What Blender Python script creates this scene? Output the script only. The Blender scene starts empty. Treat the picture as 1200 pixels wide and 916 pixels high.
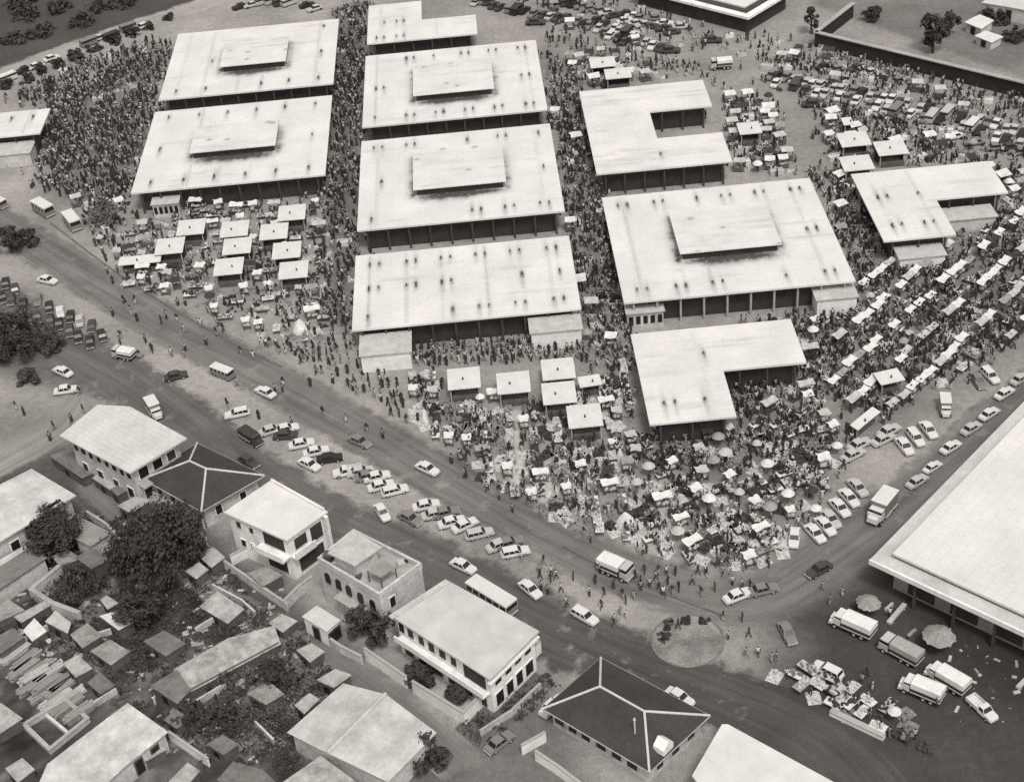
import bpy, bmesh, math, random
import numpy as np
from mathutils import Vector, Matrix, noise as mnoise

R = random.Random(7)
PI = math.pi
rad = math.radians
scene = bpy.context.scene
COL = scene.collection

# ------------------------------------------------------------------ camera
F, H = 1800.0, 130.0
S_ = math.hypot(1, .0954)
CR, SR = 1 / S_, .0954 / S_
TH = math.atan(1316 / F)


def P(px, py, z=0.0):
    """world x, y of the point at height z that the photograph shows at px, py"""
    dx, dy = px - 600, py - 458
    u = dx * CR - dy * SR
    v = dx * SR + dy * CR
    t = (H - z) / (math.sin(TH) + v / F * math.cos(TH))
    return (t * u / F, t * (math.cos(TH) - v / F * math.sin(TH)))


def PP(pts, z=0.0):
    return [P(a, b, z) for a, b in pts]


def setup_camera():
    cd = bpy.data.cameras.new('camera')
    cd.sensor_width = 36
    cd.lens = 36 * F / 1200
    cd.clip_end = 5000
    cd.clip_start = 1
    co = bpy.data.objects.new('camera', cd)
    COL.objects.link(co)
    U = Vector((1, 0, 0))
    D = Vector((0, -math.sin(TH), -math.cos(TH)))
    Fw = Vector((0, math.cos(TH), -math.sin(TH)))
    X = CR * U + SR * D
    Yd = -SR * U + CR * D
    m = Matrix((X, -Yd, -Fw)).transposed().to_4x4()
    m.translation = Vector((0, 0, H))
    co.matrix_world = m
    scene.camera = co


setup_camera()

# ------------------------------------------------------------------ light
SUN_AZ, SUN_EL = 165.0, 60.0       # azimuth clockwise from +Y (north)
w = bpy.data.worlds.new('World')
scene.world = w
w.use_nodes = True
nt = w.node_tree
bg = nt.nodes['Background']
sky = nt.nodes.new('ShaderNodeTexSky')
sky.sky_type = 'NISHITA'
sky.sun_disc = False
sky.sun_elevation = rad(SUN_EL)
sky.sun_rotation = rad(SUN_AZ)
sky.dust_density = 4
hsv = nt.nodes.new('ShaderNodeHueSaturation')
hsv.inputs['Saturation'].default_value = 0.0
mul = nt.nodes.new('ShaderNodeMix')
mul.data_type = 'RGBA'
mul.blend_type = 'MULTIPLY'
mul.inputs[0].default_value = 1
mul.inputs[7].default_value = (1, .943, .89, 1)
nt.links.new(sky.outputs[0], hsv.inputs['Color'])
nt.links.new(hsv.outputs[0], mul.inputs[6])
nt.links.new(mul.outputs[2], bg.inputs[0])
bg.inputs[1].default_value = 0.14
sl = bpy.data.lights.new('sun', 'SUN')
sl.energy = 1.4
sl.angle = rad(11)
sl.color = (1, .985, .96)
so = bpy.data.objects.new('sun', sl)
COL.objects.link(so)
so.rotation_euler = (rad(90 - SUN_EL), 0, rad(180 - SUN_AZ))
so.location = (60, 260, 200)
vs = scene.view_settings
vs.view_transform = 'Standard'
vs.look = 'None'
vs.gamma = 1
vs.exposure = 0.12
scene.cycles.use_denoising = False
scene.cycles.max_bounces = 5
scene.cycles.diffuse_bounces = 3
scene.render.film_transparent = False


# ------------------------------------------------------------------ materials
def tone(g):
    k = min(1, g / .5)
    return (g, g * (.93 + .06 * k), g * (.885 + .09 * k))


MATS = {}


def M(name, g, var=.18, fine=3.0, coarse=.25, cvar=.15, rough=.9, wave=None, wvar=.12, stain=False, bump=0, world=False, spec=.2, brick=None):
    """weathered surface: base tone, fine grain, broad blotches, optional corrugation"""
    if name in MATS:
        return MATS[name]
    m = bpy.data.materials.new(name)
    m.use_nodes = True
    n = m.node_tree.nodes
    L = m.node_tree.links
    b = n['Principled BSDF']
    b.inputs['Roughness'].default_value = rough
    b.inputs['Specular IOR Level'].default_value = spec
    if world:
        geo = n.new('ShaderNodeNewGeometry')
        co = geo.outputs['Position']
    else:
        tc = n.new('ShaderNodeTexCoord')
        co = tc.outputs['Object']

    def noise(scale, detail=3, rgh=.6):
        t = n.new('ShaderNodeTexNoise')
        t.inputs['Scale'].default_value = scale
        t.inputs['Detail'].default_value = detail
        t.inputs['Roughness'].default_value = rgh
        L.new(co, t.inputs['Vector'])
        return t.outputs['Fac']

    def math_(op, a, bb):
        q = n.new('ShaderNodeMath')
        q.operation = op
        for i, s in enumerate((a, bb)):
            if isinstance(s, (int, float)):
                q.inputs[i].default_value = s
            else:
                L.new(s, q.inputs[i])
        return q.outputs[0]

    f = math_('MULTIPLY_ADD', noise(fine, 4, .7), var * 4)
    f.node.inputs[2].default_value = 1 - var * 2
    c = math_('MULTIPLY_ADD', noise(coarse, 3), cvar * 5)
    c.node.inputs[2].default_value = 1 - cvar * 2.5
    val = math_('MULTIPLY', f, c)
    if wave:
        wv = n.new('ShaderNodeTexWave')
        wv.wave_type = 'BANDS'
        wv.bands_direction = wave[0]
        wv.inputs['Scale'].default_value = wave[1]
        wv.inputs['Distortion'].default_value = .3
        L.new(co, wv.inputs['Vector'])
        q = math_('MULTIPLY_ADD', wv.outputs['Fac'], wvar * 2)
        q.node.inputs[2].default_value = 1 - wvar
        val = math_('MULTIPLY', val, q)
    if brick:
        bt = n.new('ShaderNodeTexBrick')
        bt.inputs['Scale'].default_value = brick[0]
        L.new(co, bt.inputs['Vector'])
        q = math_('MULTIPLY_ADD', bt.outputs['Fac'], -brick[1])
        q.node.inputs[2].default_value = 1
        val = math_('MULTIPLY', val, q)
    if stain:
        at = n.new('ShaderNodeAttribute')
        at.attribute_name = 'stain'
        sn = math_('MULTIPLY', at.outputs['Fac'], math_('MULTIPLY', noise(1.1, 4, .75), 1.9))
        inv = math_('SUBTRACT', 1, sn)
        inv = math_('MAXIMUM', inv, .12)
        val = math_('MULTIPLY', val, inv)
    mx = n.new('ShaderNodeMix')
    mx.data_type = 'RGBA'
    mx.blend_type = 'MULTIPLY'
    mx.inputs[0].default_value = 1
    mx.inputs[6].default_value = (*tone(g), 1)
    comb = n.new('ShaderNodeCombineColor')
    for i in range(3):
        L.new(val, comb.inputs[i])
    L.new(comb.outputs[0], mx.inputs[7])
    L.new(mx.outputs[2], b.inputs['Base Color'])
    if bump:
        bp = n.new('ShaderNodeBump')
        bp.inputs['Strength'].default_value = bump
        bp.inputs['Distance'].default_value = .1
        L.new(val, bp.inputs['Height'])
        L.new(bp.outputs[0], b.inputs['Normal'])
    MATS[name] = m
    return m


ROOFW = M('white_roof_sheet', .64, .15, 6.5, .16, .09, stain=True, brick=(.22, .05))
ROOFK = M('kiosk_roof_sheet', .60, .13, 5, .4, .10, wave=('X', 2.5), wvar=.04)
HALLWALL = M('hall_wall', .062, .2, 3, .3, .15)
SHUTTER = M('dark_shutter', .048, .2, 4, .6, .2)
LOUVRE = M('louvre', .045, .2, 4, .6, .2, wave=('Z', 3))
PLASTER = M('white_plaster', .76, .12, 2.5, .5, .14)
PLASTER2 = M('stained_plaster', .5, .2, 2, .5, .2)
CONCRETE = M('concrete', .36, .14, 2, .35, .14)
DARKGLASS = M('dark_opening', .02, .2, 3, .5, .1, rough=.4)
TILE = M('dark_roof_tiles', .056, .22, 3, .3, .16, wave=('Z', 4.5), wvar=.18)
RIDGE = M('white_ridge_capping', .55, .15, 3, .5, .1)
TIN = M('pale_tin_roof', .54, .2, 4, .3, .14, wave=('X', 2.2), wvar=.07)
TINMID = M('grey_tin_roof', .27, .16, 2.5, .35, .18, wave=('X', 2.2), wvar=.1)
TINRUST = M('weathered_tin_roof', .50, .2, 2, .35, .26, wave=('X', 2.2), wvar=.08)
WOOD = M('weathered_wood', .11, .25, 5, .8, .2)
BARK = M('bark', .07, .25, 6, 1, .2)
PAINTED = [M('paint_white', .63, .05, 1.5, .4, .05, rough=.45, spec=.4), M('paint_cream', .46, .05, 1.5, .4, .05, rough=.45, spec=.4),
           M('paint_grey', .20, .06, 1.5, .4, .06, rough=.45, spec=.4), M('paint_dark', .06, .08, 1.5, .4, .06, rough=.4, spec=.4),
           M('paint_black', .025, .08, 1.5, .4, .06, rough=.4, spec=.4)]
GLASS = M('car_glass', .018, .1, 2, .5, .1, rough=.25, spec=.5)
TYRE = M('tyre_rubber', .02, .1, 5, 1, .1)
CHROME = M('chrome', .45, .05, 5, 1, .1, rough=.3, spec=.6)
CLOTHW = M('white_cloth', .64, .12, 3, .8, .14)
CLOTHG = M('grey_cloth', .30, .16, 3, .8, .18)
CLOTHD = M('dark_cloth', .052, .2, 3, .8, .2)
CLOTHM = M('pale_cloth', .46, .14, 3, .8, .15)
GOODS = [M('pale_goods', .5, .3, 6, 1.5, .2), M('mixed_goods', .22, .35, 6, 1.5, .3), M('dark_goods', .06, .3, 6, 1.5, .3)]
TARP = M('white_tarpaulin', .68, .07, 2, .4, .1)
TARPG = M('grey_tarpaulin', .34, .1, 2, .4, .1)
SKIN = M('skin', .05, .1, 5, 1, .1)
HAIR = M('hair', .015, .1, 5, 1, .1)
LEAF = M('leaf_dark', .055, .45, 1.5, .5, .35)
LEAF2 = M('leaf_mid', .075, .3, 1.5, .35, .25)
LEAF3 = M('leaf_pale', .15, .3, 1.5, .35, .25)
THATCH = M('pale_thatch', .27, .35, 5, 1, .2)
RUBBLE = M('rubble_stone', .30, .35, 3, .3, .35)


# ------------------------------------------------------------------ object helpers
def link(o):
    COL.objects.link(o)
    return o


def tag(o, label=None, cat=None, group=None, kind=None):
    if label:
        o['label'] = label
    if cat:
        o['category'] = cat
    if group:
        o['group'] = group
    if kind:
        o['kind'] = kind
    return o


def empty(name, loc=(0, 0, 0), rz=0.0, lk=True):
    o = bpy.data.objects.new(name, None)
    o.empty_display_size = .5
    o.location = loc
    o.rotation_euler = (0, 0, rz)
    if lk:
        link(o)
    return o


class MB:
    """collects shapes, builds ONE mesh object"""

    def __init__(self):
        self.v = []
        self.f = []
        self.mi = []
        self.cur = 0

    def add(self, vs, fs):
        k = len(self.v)
        self.v += [tuple(p) for p in vs]
        self.f += [tuple(i + k for i in f) for f in fs]
        self.mi += [self.cur] * len(fs)
        return self

    def box(self, cx, cy, cz, sx, sy, sz, rz=0, taper=1.0):
        c, s = math.cos(rz), math.sin(rz)
        vs = []
        for dz in (-.5, .5):
            t = 1 if dz < 0 else taper
            for dx, dy in ((-.5, -.5), (.5, -.5), (.5, .5), (-.5, .5)):
                x, y = dx * sx * t, dy * sy * t
                vs.append((cx + x * c - y * s, cy + x * s + y * c, cz + dz * sz))
        return self.add(vs, [(3, 2, 1, 0), (4, 5, 6, 7), (0, 1, 5, 4), (1, 2, 6, 5), (2, 3, 7, 6), (3, 0, 4, 7)])

    def prism(self, poly, z0, z1, bottom=True):
        n = len(poly)
        vs = [(x, y, z0) for x, y in poly] + [(x, y, z1) for x, y in poly]
        fs = [tuple(range(n, 2 * n))] + ([tuple(range(n - 1, -1, -1))] if bottom else [])
        fs += [(i, (i + 1) % n, n + (i + 1) % n, n + i) for i in range(n)]
        return self.add(vs, fs)

    def cyl(self, x, y, z0, z1, r0, r1=None, n=8):
        r1 = r0 if r1 is None else r1
        vs = [(x + r0 * math.cos(2 * PI * i / n), y + r0 * math.sin(2 * PI * i / n), z0) for i in range(n)]
        vs += [(x + r1 * math.cos(2 * PI * i / n), y + r1 * math.sin(2 * PI * i / n), z1) for i in range(n)]
        return self.add(vs, [tuple(range(n - 1, -1, -1)), tuple(range(n, 2 * n))] + [(i, (i + 1) % n, n + (i + 1) % n, n + i) for i in range(n)])

    def tube(self, a, b, r0, r1=None, n=6):
        a, b = Vector(a), Vector(b)
        r1 = r0 if r1 is None else r1
        d = (b - a).normalized()
        u = d.orthogonal().normalized()
        t = d.cross(u)
        vs = []
        for p, r in ((a, r0), (b, r1)):
            vs += [p + r * (u * math.cos(2 * PI * i / n) + t * math.sin(2 * PI * i / n)) for i in range(n)]
        return self.add(vs, [tuple(range(n - 1, -1, -1)), tuple(range(n, 2 * n))] + [(i, (i + 1) % n, n + (i + 1) % n, n + i) for i in range(n)])

    def wheel(self, x, y, z, r, wd, n=10):
        vs = []
        for s in (-.5, .5):
            vs += [(x + r * math.cos(2 * PI * i / n), y + s * wd, z + r * math.sin(2 * PI * i / n)) for i in range(n)]
        return self.add(vs, [tuple(range(n)), tuple(range(2 * n - 1, n - 1, -1))] + [(i, n + i, n + (i + 1) % n, (i + 1) % n) for i in range(n)])

    def loft(self, rings, cap=True):
        """rings: lists of equal-length 3-D loops"""
        n = len(rings[0])
        vs = [p for r in rings for p in r]
        fs = []
        for k in range(len(rings) - 1):
            for i in range(n):
                j = (i + 1) % n
                fs.append((k * n + i, k * n + j, (k + 1) * n + j, (k + 1) * n + i))
        if cap:
            fs.append(tuple(range(n - 1, -1, -1)))
            fs.append(tuple((len(rings) - 1) * n + i for i in range(n)))
        return self.add(vs, fs)

    def mesh(self, name, mats):
        me = bpy.data.meshes.new(name)
        me.from_pydata(self.v, [], self.f)
        if not isinstance(mats, (list, tuple)):
            mats = [mats]
        for m in mats:
            me.materials.append(m)
        if any(self.mi):
            me.polygons.foreach_set('material_index', self.mi)
        bm = bmesh.new()
        bm.from_mesh(me)
        bmesh.ops.recalc_face_normals(bm, faces=bm.faces)
        bm.to_mesh(me)
        bm.free()
        return me

    def build(self, name, mats, parent=None, lk=True, bevel=0):
        o = bpy.data.objects.new(name, self.mesh(name, mats))
        if parent is not None:
            o.parent = parent
        if bevel:
            md = o.modifiers.new('bevel', 'BEVEL')
            md.width = bevel
            md.segments = 2
        if lk:
            link(o)
        return o


def children(o):
    return [c for c in KIDS.get(o.name, [])]


KIDS = {}


def kid(parent, o):
    """remember children of an unlinked model so that it can be copied"""
    KIDS.setdefault(parent.name, []).append(o)
    return o


def dup(proto, loc, rz=0.0, sc=1.0, label=None, cat=None, group=None):
    r = proto.copy()
    link(r)
    r.location = loc
    r.rotation_euler = (0, 0, rz)
    r.scale = (sc, sc, sc)
    for ch in children(proto):
        c = ch.copy()
        link(c)
        c.parent = r
        for g in children(ch):
            d = g.copy()
            link(d)
            d.parent = c
    tag(r, label, cat, group)
    return r


BLOCK = []      # footprints (world polygons) that nothing else may stand in


def inside(p, poly):
    x, y = p
    r = False
    n = len(poly)
    j = n - 1
    for i in range(n):
        xi, yi = poly[i]
        xj, yj = poly[j]
        if (yi > y) != (yj > y) and x < (xj - xi) * (y - yi) / (yj - yi) + xi:
            r = not r
        j = i
    return r


def rectpoly(x, y, hx, hy, rz=0.0):
    c, s = math.cos(rz), math.sin(rz)
    return [(x + a * c - b * s, y + a * s + b * c) for a, b in ((-hx, -hy), (hx, -hy), (hx, hy), (-hx, hy))]


BBOX = []


def block(poly, grow=0.0):
    if grow:
        poly = offset(poly, -grow)
    BLOCK.append(poly)
    xs = [p[0] for p in poly]
    ys = [p[1] for p in poly]
    BBOX.append((min(xs), max(xs), min(ys), max(ys)))


def free(p):
    for b, q in zip(BBOX, BLOCK):
        if b[0] <= p[0] <= b[1] and b[2] <= p[1] <= b[3] and inside(p, q):
            return False
    return True


def area(poly):
    return .5 * sum(poly[i - 1][0] * poly[i][1] - poly[i][0] * poly[i - 1][1] for i in range(len(poly)))


def ccw(poly):
    return poly if area(poly) > 0 else poly[::-1]


def offset(poly, d):
    """inward offset of a counter-clockwise polygon"""
    poly = ccw(list(poly))
    n = len(poly)
    out = []
    for i in range(n):
        a, b, c = Vector(poly[i - 1]), Vector(poly[i]), Vector(poly[(i + 1) % n])
        e1 = (b - a).normalized()
        e2 = (c - b).normalized()
        n1 = Vector((-e1.y, e1.x))
        n2 = Vector((-e2.y, e2.x))
        k = 1 + n1.dot(n2)
        q = b + (n1 + n2) * (d / max(k, .3))
        out.append((q.x, q.y))
    return out


class Spots:
    """random places with a minimum distance, kept out of the blocked footprints"""

    def __init__(self):
        self.g = {}

    def ok(self, p, d):
        cx, cy = int(p[0] // 3), int(p[1] // 3)
        for i in range(cx - 1, cx + 2):
            for j in range(cy - 1, cy + 2):
                for q, e in self.g.get((i, j), ()):
                    if (p[0] - q[0]) ** 2 + (p[1] - q[1]) ** 2 < (d + e) ** 2 / 4:
                        return False
        return True

    def put(self, p, d):
        self.g.setdefault((int(p[0] // 3), int(p[1] // 3)), []).append((p, d))

    def scatter(self, poly, count, d, tries=25):
        xs = [p[0] for p in poly]
        ys = [p[1] for p in poly]
        out = []
        for _ in range(count * tries):
            p = (R.uniform(min(xs), max(xs)), R.uniform(min(ys), max(ys)))
            if inside(p, poly) and free(p) and self.ok(p, d):
                self.put(p, d)
                out.append(p)
                if len(out) >= count:
                    break
        return out


SP = Spots()


# ------------------------------------------------------------------ ground and roads
def ground_material():
    m = bpy.data.materials.new('trodden_earth')
    m.use_nodes = True
    n = m.node_tree.nodes
    L = m.node_tree.links
    b = n['Principled BSDF']
    b.inputs['Roughness'].default_value = 1
    b.inputs['Specular IOR Level'].default_value = .1
    geo = n.new('ShaderNodeNewGeometry')

    def noise(scale, detail, rough):
        t = n.new('ShaderNodeTexNoise')
        t.inputs['Scale'].default_value = scale
        t.inputs['Detail'].default_value = detail
        t.inputs['Roughness'].default_value = rough
        L.new(geo.outputs['Position'], t.inputs['Vector'])
        return t

    def ramp(src, p0, c0, p1, c1):
        r = n.new('ShaderNodeMapRange')
        r.inputs[1].default_value = p0
        r.inputs[2].default_value = p1
        r.inputs[3].default_value = c0
        r.inputs[4].default_value = c1
        L.new(src, r.inputs[0])
        return r.outputs[0]

    def mul(a, bb):
        q = n.new('ShaderNodeMath')
        q.operation = 'MULTIPLY'
        L.new(a, q.inputs[0])
        if isinstance(bb, float):
            q.inputs[1].default_value = bb
        else:
            L.new(bb, q.inputs[1])
        return q.outputs[0]
    v = ramp(noise(.06, 4, .6).outputs['Fac'], .3, .75, .7, 1.22)
    v = mul(v, ramp(noise(.9, 4, .7).outputs['Fac'], .3, .82, .7, 1.18))
    v = mul(v, ramp(noise(5, 3, .8).outputs['Fac'], .25, .62, .75, 1.38))
    at = n.new('ShaderNodeAttribute')
    at.attribute_name = 'tone'
    v = mul(v, at.outputs['Fac'])
    c = n.new('ShaderNodeCombineColor')
    L.new(v, c.inputs[0])
    L.new(mul(v, .963), c.inputs[1])
    L.new(mul(v, .92), c.inputs[2])
    L.new(c.outputs[0], b.inputs['Base Color'])
    return m


EARTH = ground_material()

# tonal regions of the earth: (outline in photo pixels, albedo, softness in metres)
DEFAULT_TONE = .29
REGION = [
    ([(-200, -200), (430, -200), (270, -8), (100, 52), (-30, 90), (-300, 200)], .075, 2),        # dark scrub in the far corner
    ([(560, -60), (950, -60), (1000, 40), (1300, 110), (1300, 240), (1000, 150), (900, 130), (640, 110)], .27, 6),   # far car park
    ([(950, 5), (1010, -40), (1300, -40), (1300, 112), (1200, 92)], .175, 1),      # walled compound
    ([(390, 10), (432, 0), (415, 390), (380, 380)], .15, 2),
    ([(640, 60), (680, 100), (745, 480), (690, 420)], .19, 3),
    ([(185, 60), (155, 230), (60, 240), (50, 120)], .17, 4),
    ([(480, 430), (760, 420), (760, 640), (640, 600), (520, 540)], .27, 3),
    ([(745, 490), (960, 420), (990, 560), (900, 660), (760, 650)], .20, 4),
    ([(599, 482), (612, 482), (613, 590), (599, 572)], .50, .7),
    ([(634, 540), (646, 540), (649, 612), (635, 604)], .46, .7),
    ([(740, 570), (785, 555), (800, 610), (765, 655), (748, 650)], .42, 3),
    ([(930, 330), (1220, 230), (1220, 400), (1020, 520), (950, 430)], .21, 4),
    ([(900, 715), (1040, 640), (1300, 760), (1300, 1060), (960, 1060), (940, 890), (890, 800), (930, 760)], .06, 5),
    ([(480, 795), (515, 800), (568, 826), (545, 846)], .42, .8),
    ([(568, 830), (634, 770), (660, 780), (590, 850)], .20, 1.5),   # oily lorry yard
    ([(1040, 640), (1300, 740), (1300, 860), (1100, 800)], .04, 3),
    ([(-80, 560), (70, 505), (330, 680), (560, 900), (560, 1000), (-150, 1000)], .088, 3),       # dark earth of the yards
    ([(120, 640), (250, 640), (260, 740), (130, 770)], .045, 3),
    ([(0, 470), (75, 470), (70, 520), (20, 545), (-60, 560)], .24, 3),
    ([(470, 900), (640, 800), (700, 940), (460, 960)], .14, 3),
    ([(0, 380), (80, 410), (110, 470), (40, 450), (-60, 420)], .14, 3),
]


def smooth_inside(px, py, poly, soft):
    """signed falloff 0..1 (vectorised) of points inside a polygon"""
    n = len(poly)
    ins = np.zeros(px.shape, bool)
    dist = np.full(px.shape, 1e9)
    for i in range(n):
        x0, y0 = poly[i - 1]
        x1, y1 = poly[i]
        with np.errstate(divide='ignore', invalid='ignore'):
            c = ((y0 > py) != (y1 > py)) & (px < (x1 - x0) * (py - y0) / (y1 - y0) + x0)
        ins ^= c
        ex, ey = x1 - x0, y1 - y0
        t = np.clip(((px - x0) * ex + (py - y0) * ey) / (ex * ex + ey * ey + 1e-9), 0, 1)
        dist = np.minimum(dist, np.hypot(px - x0 - t * ex, py - y0 - t * ey))
    sd = np.where(ins, dist, -dist)
    t = np.clip(sd / soft * .5 + .5, 0, 1)
    return t * t * (3 - 2 * t)


def ground_tone(X, Y):
    """albedo of the bare earth at each place"""
    tone_ = np.full(X.shape, DEFAULT_TONE)
    for poly, g, soft in REGION:
        wp = []
        for a, b in poly:
            wp.append(P(a, max(b, -150)))
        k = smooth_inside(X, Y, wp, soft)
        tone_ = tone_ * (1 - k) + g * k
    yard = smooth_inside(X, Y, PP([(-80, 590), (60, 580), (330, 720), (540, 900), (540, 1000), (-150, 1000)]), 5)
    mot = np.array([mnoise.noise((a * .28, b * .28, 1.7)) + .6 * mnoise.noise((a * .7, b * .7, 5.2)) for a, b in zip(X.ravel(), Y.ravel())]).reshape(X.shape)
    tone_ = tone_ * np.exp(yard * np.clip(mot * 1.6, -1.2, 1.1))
    return tone_


def build_ground():
    st = 1.25
    xs = np.concatenate([[-900, -500, -250], np.arange(-140, 150.1, st), [250, 500, 900]])
    ys = np.concatenate([[-300, 0, 60], np.arange(90, 345.1, st), [420, 600, 1200]])
    X, Y = np.meshgrid(xs, ys)
    nx, ny = len(xs), len(ys)
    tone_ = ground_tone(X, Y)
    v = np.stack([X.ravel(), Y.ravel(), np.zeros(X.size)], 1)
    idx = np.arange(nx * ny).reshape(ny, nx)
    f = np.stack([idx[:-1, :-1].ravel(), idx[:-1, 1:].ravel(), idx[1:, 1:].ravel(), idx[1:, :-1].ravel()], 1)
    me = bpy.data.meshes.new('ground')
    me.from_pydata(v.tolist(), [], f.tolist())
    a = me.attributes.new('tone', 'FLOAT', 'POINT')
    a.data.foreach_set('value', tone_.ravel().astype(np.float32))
    me.materials.append(EARTH)
    o = bpy.data.objects.new('ground', me)
    link(o)
    tag(o, kind='structure')


build_ground()


def road_material(name, g, streak=.3, edge_g=.26, soft=.5):
    m = bpy.data.materials.new(name)
    m.use_nodes = True
    n = m.node_tree.nodes
    L = m.node_tree.links
    b = n['Principled BSDF']
    b.inputs['Roughness'].default_value = .95
    b.inputs['Specular IOR Level'].default_value = .15
    geo = n.new('ShaderNodeNewGeometry')
    uv = n.new('ShaderNodeUVMap')
    mp = n.new('ShaderNodeMapping')
    mp.inputs['Scale'].default_value = (.02, .45, 1)
    L.new(uv.outputs[0], mp.inputs[0])

    def noise(vec, scale, detail=3, rough=.6):
        t = n.new('ShaderNodeTexNoise')
        t.inputs['Scale'].default_value = scale
        t.inputs['Detail'].default_value = detail
        t.inputs['Roughness'].default_value = rough
        L.new(vec, t.inputs['Vector'])
        return t.outputs['Fac']

    def mr(src, a, b_, c, d):
        r = n.new('ShaderNodeMapRange')
        r.inputs[1].default_value = a
        r.inputs[2].default_value = b_
        r.inputs[3].default_value = c
        r.inputs[4].default_value = d
        L.new(src, r.inputs[0])
        return r.outputs[0]

    def op(o, a, bb):
        q = n.new('ShaderNodeMath')
        q.operation = o
        for i, s in enumerate((a, bb)):
            if isinstance(s, (int, float)):
                q.inputs[i].default_value = s
            else:
                L.new(s, q.inputs[i])
        return q.outputs[0]
    v = mr(noise(mp.outputs[0], 1.6), .3, .7, 1 - streak, 1 + streak)
    v = op('MULTIPLY', v, mr(noise(geo.outputs['Position'], 4.5, 3, .8), .25, .75, .66, 1.34))
    v = op('MULTIPLY', v, mr(noise(geo.outputs['Position'], .12, 3), .3, .7, .85, 1.15))
    ta = n.new('ShaderNodeAttribute')
    ta.attribute_name = 'tone'
    aa = n.new('ShaderNodeAttribute')
    aa.attribute_name = 'asph'
    dirt = op('MULTIPLY', mr(noise(geo.outputs['Position'], 5, 3, .8), .25, .75, .62, 1.38), ta.outputs['Fac'])
    dirt = op('MULTIPLY', dirt, mr(noise(geo.outputs['Position'], .06, 4, .6), .3, .7, .75, 1.22))
    dirt = op('MULTIPLY', dirt, mr(noise(geo.outputs['Position'], .9, 4, .7), .3, .7, .82, 1.18))
    at = n.new('ShaderNodeAttribute')
    at.attribute_name = 'edge'
    e = op('ADD', at.outputs['Fac'], mr(noise(geo.outputs['Position'], .35, 4, .65),   .25, .75, -.6, .4))
    e = mr(e, .5 - soft / 2, .5 + soft / 2, 0, 1)
    mix = n.new('ShaderNodeMix')
    mix.data_type = 'FLOAT'
    L.new(e, mix.inputs[0])
    L.new(dirt, mix.inputs[2])
    L.new(op('MULTIPLY', v, op('MULTIPLY', aa.outputs['Fac'], g)), mix.inputs[3])
    c = n.new('ShaderNodeCombineColor')
    val = mix.outputs[0]
    L.new(val, c.inputs[0])
    L.new(op('MULTIPLY', val, .963), c.inputs[1])
    L.new(op('MULTIPLY', val, .92), c.inputs[2])
    L.new(c.outputs[0], b.inputs['Base Color'])
    return m


def resample(pts, step):
    p = [Vector((a, b)) for a, b in pts]
    if (p[0] - p[-1]).length < .01:
        p = [p[-2]] + p + [p[1]]
    else:
        p = [p[0] * 2 - p[1]] + p + [p[-1] * 2 - p[-2]]
    out = []
    for i in range(1, len(p) - 2):
        a, b, c, d = p[i - 1], p[i], p[i + 1], p[i + 2]
        k = max(2, int((c - b).length / step))
        for j in range(k):
            t = j / k
            out.append(.5 * ((2 * b) + (c - a) * t + (2 * a - 5 * b + 4 * c - d) * t * t + (3 * b - a - 3 * c + d) * t ** 3))
    out.append(p[-2])
    return out


def ribbon(name, px, width, m, z, step=2.0, world=False, asph=(1, 1), fade=(0, 0), start=.5):
    c = resample(px if world else PP(px), step)
    prof = [(-1, 0), (-.8, .55), (-.55, 1), (0, 1), (.55, 1), (.8, .55), (1, 0)]
    v, f, e, uv = [], [], [], []
    d = 0
    for i, p in enumerate(c):
        if (c[0] - c[-1]).length < .01 and i in (0, len(c) - 1):
            t = (c[1] - c[-2]).normalized()
        else:
            t = (c[min(i + 1, len(c) - 1)] - c[max(i - 1, 0)]).normalized()
        nrm = Vector((-t.y, t.x))
        if i:
            d += (p - c[i - 1]).length
        for s, g in prof:
            q = p + nrm * (s * width / 2)
            v.append((q.x, q.y, z))
            e.append(g)
            uv.append((d, s * width / 2))
    k = len(prof)
    for i in range(len(c) - 1):
        for j in range(k - 1):
            f.append((i * k + j, i * k + j + 1, (i + 1) * k + j + 1, (i + 1) * k + j))
    ln = max(d, .01)
    av = []
    for i, (u_, c_) in enumerate(uv):
        t = u_ / ln
        kk = min(1, max(0, (t - start) / .22))
        av.append(asph[0] + (asph[1] - asph[0]) * kk)
        if fade[0]:
            e[i] = min(e[i], u_ / fade[0] * 1.3 - .2)
        if fade[1]:
            e[i] = min(e[i], (ln - u_) / fade[1] * 1.3 - .2)
    me = bpy.data.meshes.new(name)
    me.from_pydata(v, [], f)
    va = np.array(v)
    tn = ground_tone(va[:, 0].reshape(1, -1), va[:, 1].reshape(1, -1)).ravel()
    for nm_, vals in (('edge', e), ('tone', tn.tolist()), ('asph', av)):
        a = me.attributes.new(nm_, 'FLOAT', 'POINT')
        a.data.foreach_set('value', vals)
    ul = me.uv_layers.new(name='UVMap')
    for lp in me.loops:
        ul.data[lp.index].uv = uv[lp.vertex_index]
    me.materials.append(m)
    bm = bmesh.new()
    bm.from_mesh(me)
    bmesh.ops.recalc_face_normals(bm, faces=bm.faces)
    if bm.faces and sum(q.normal.z for q in bm.faces) < 0:
        bmesh.ops.reverse_faces(bm, faces=bm.faces)
    bm.to_mesh(me)
    bm.free()
    o = bpy.data.objects.new(name, me)
    link(o)
    tag(o, kind='structure')
    return o


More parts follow.
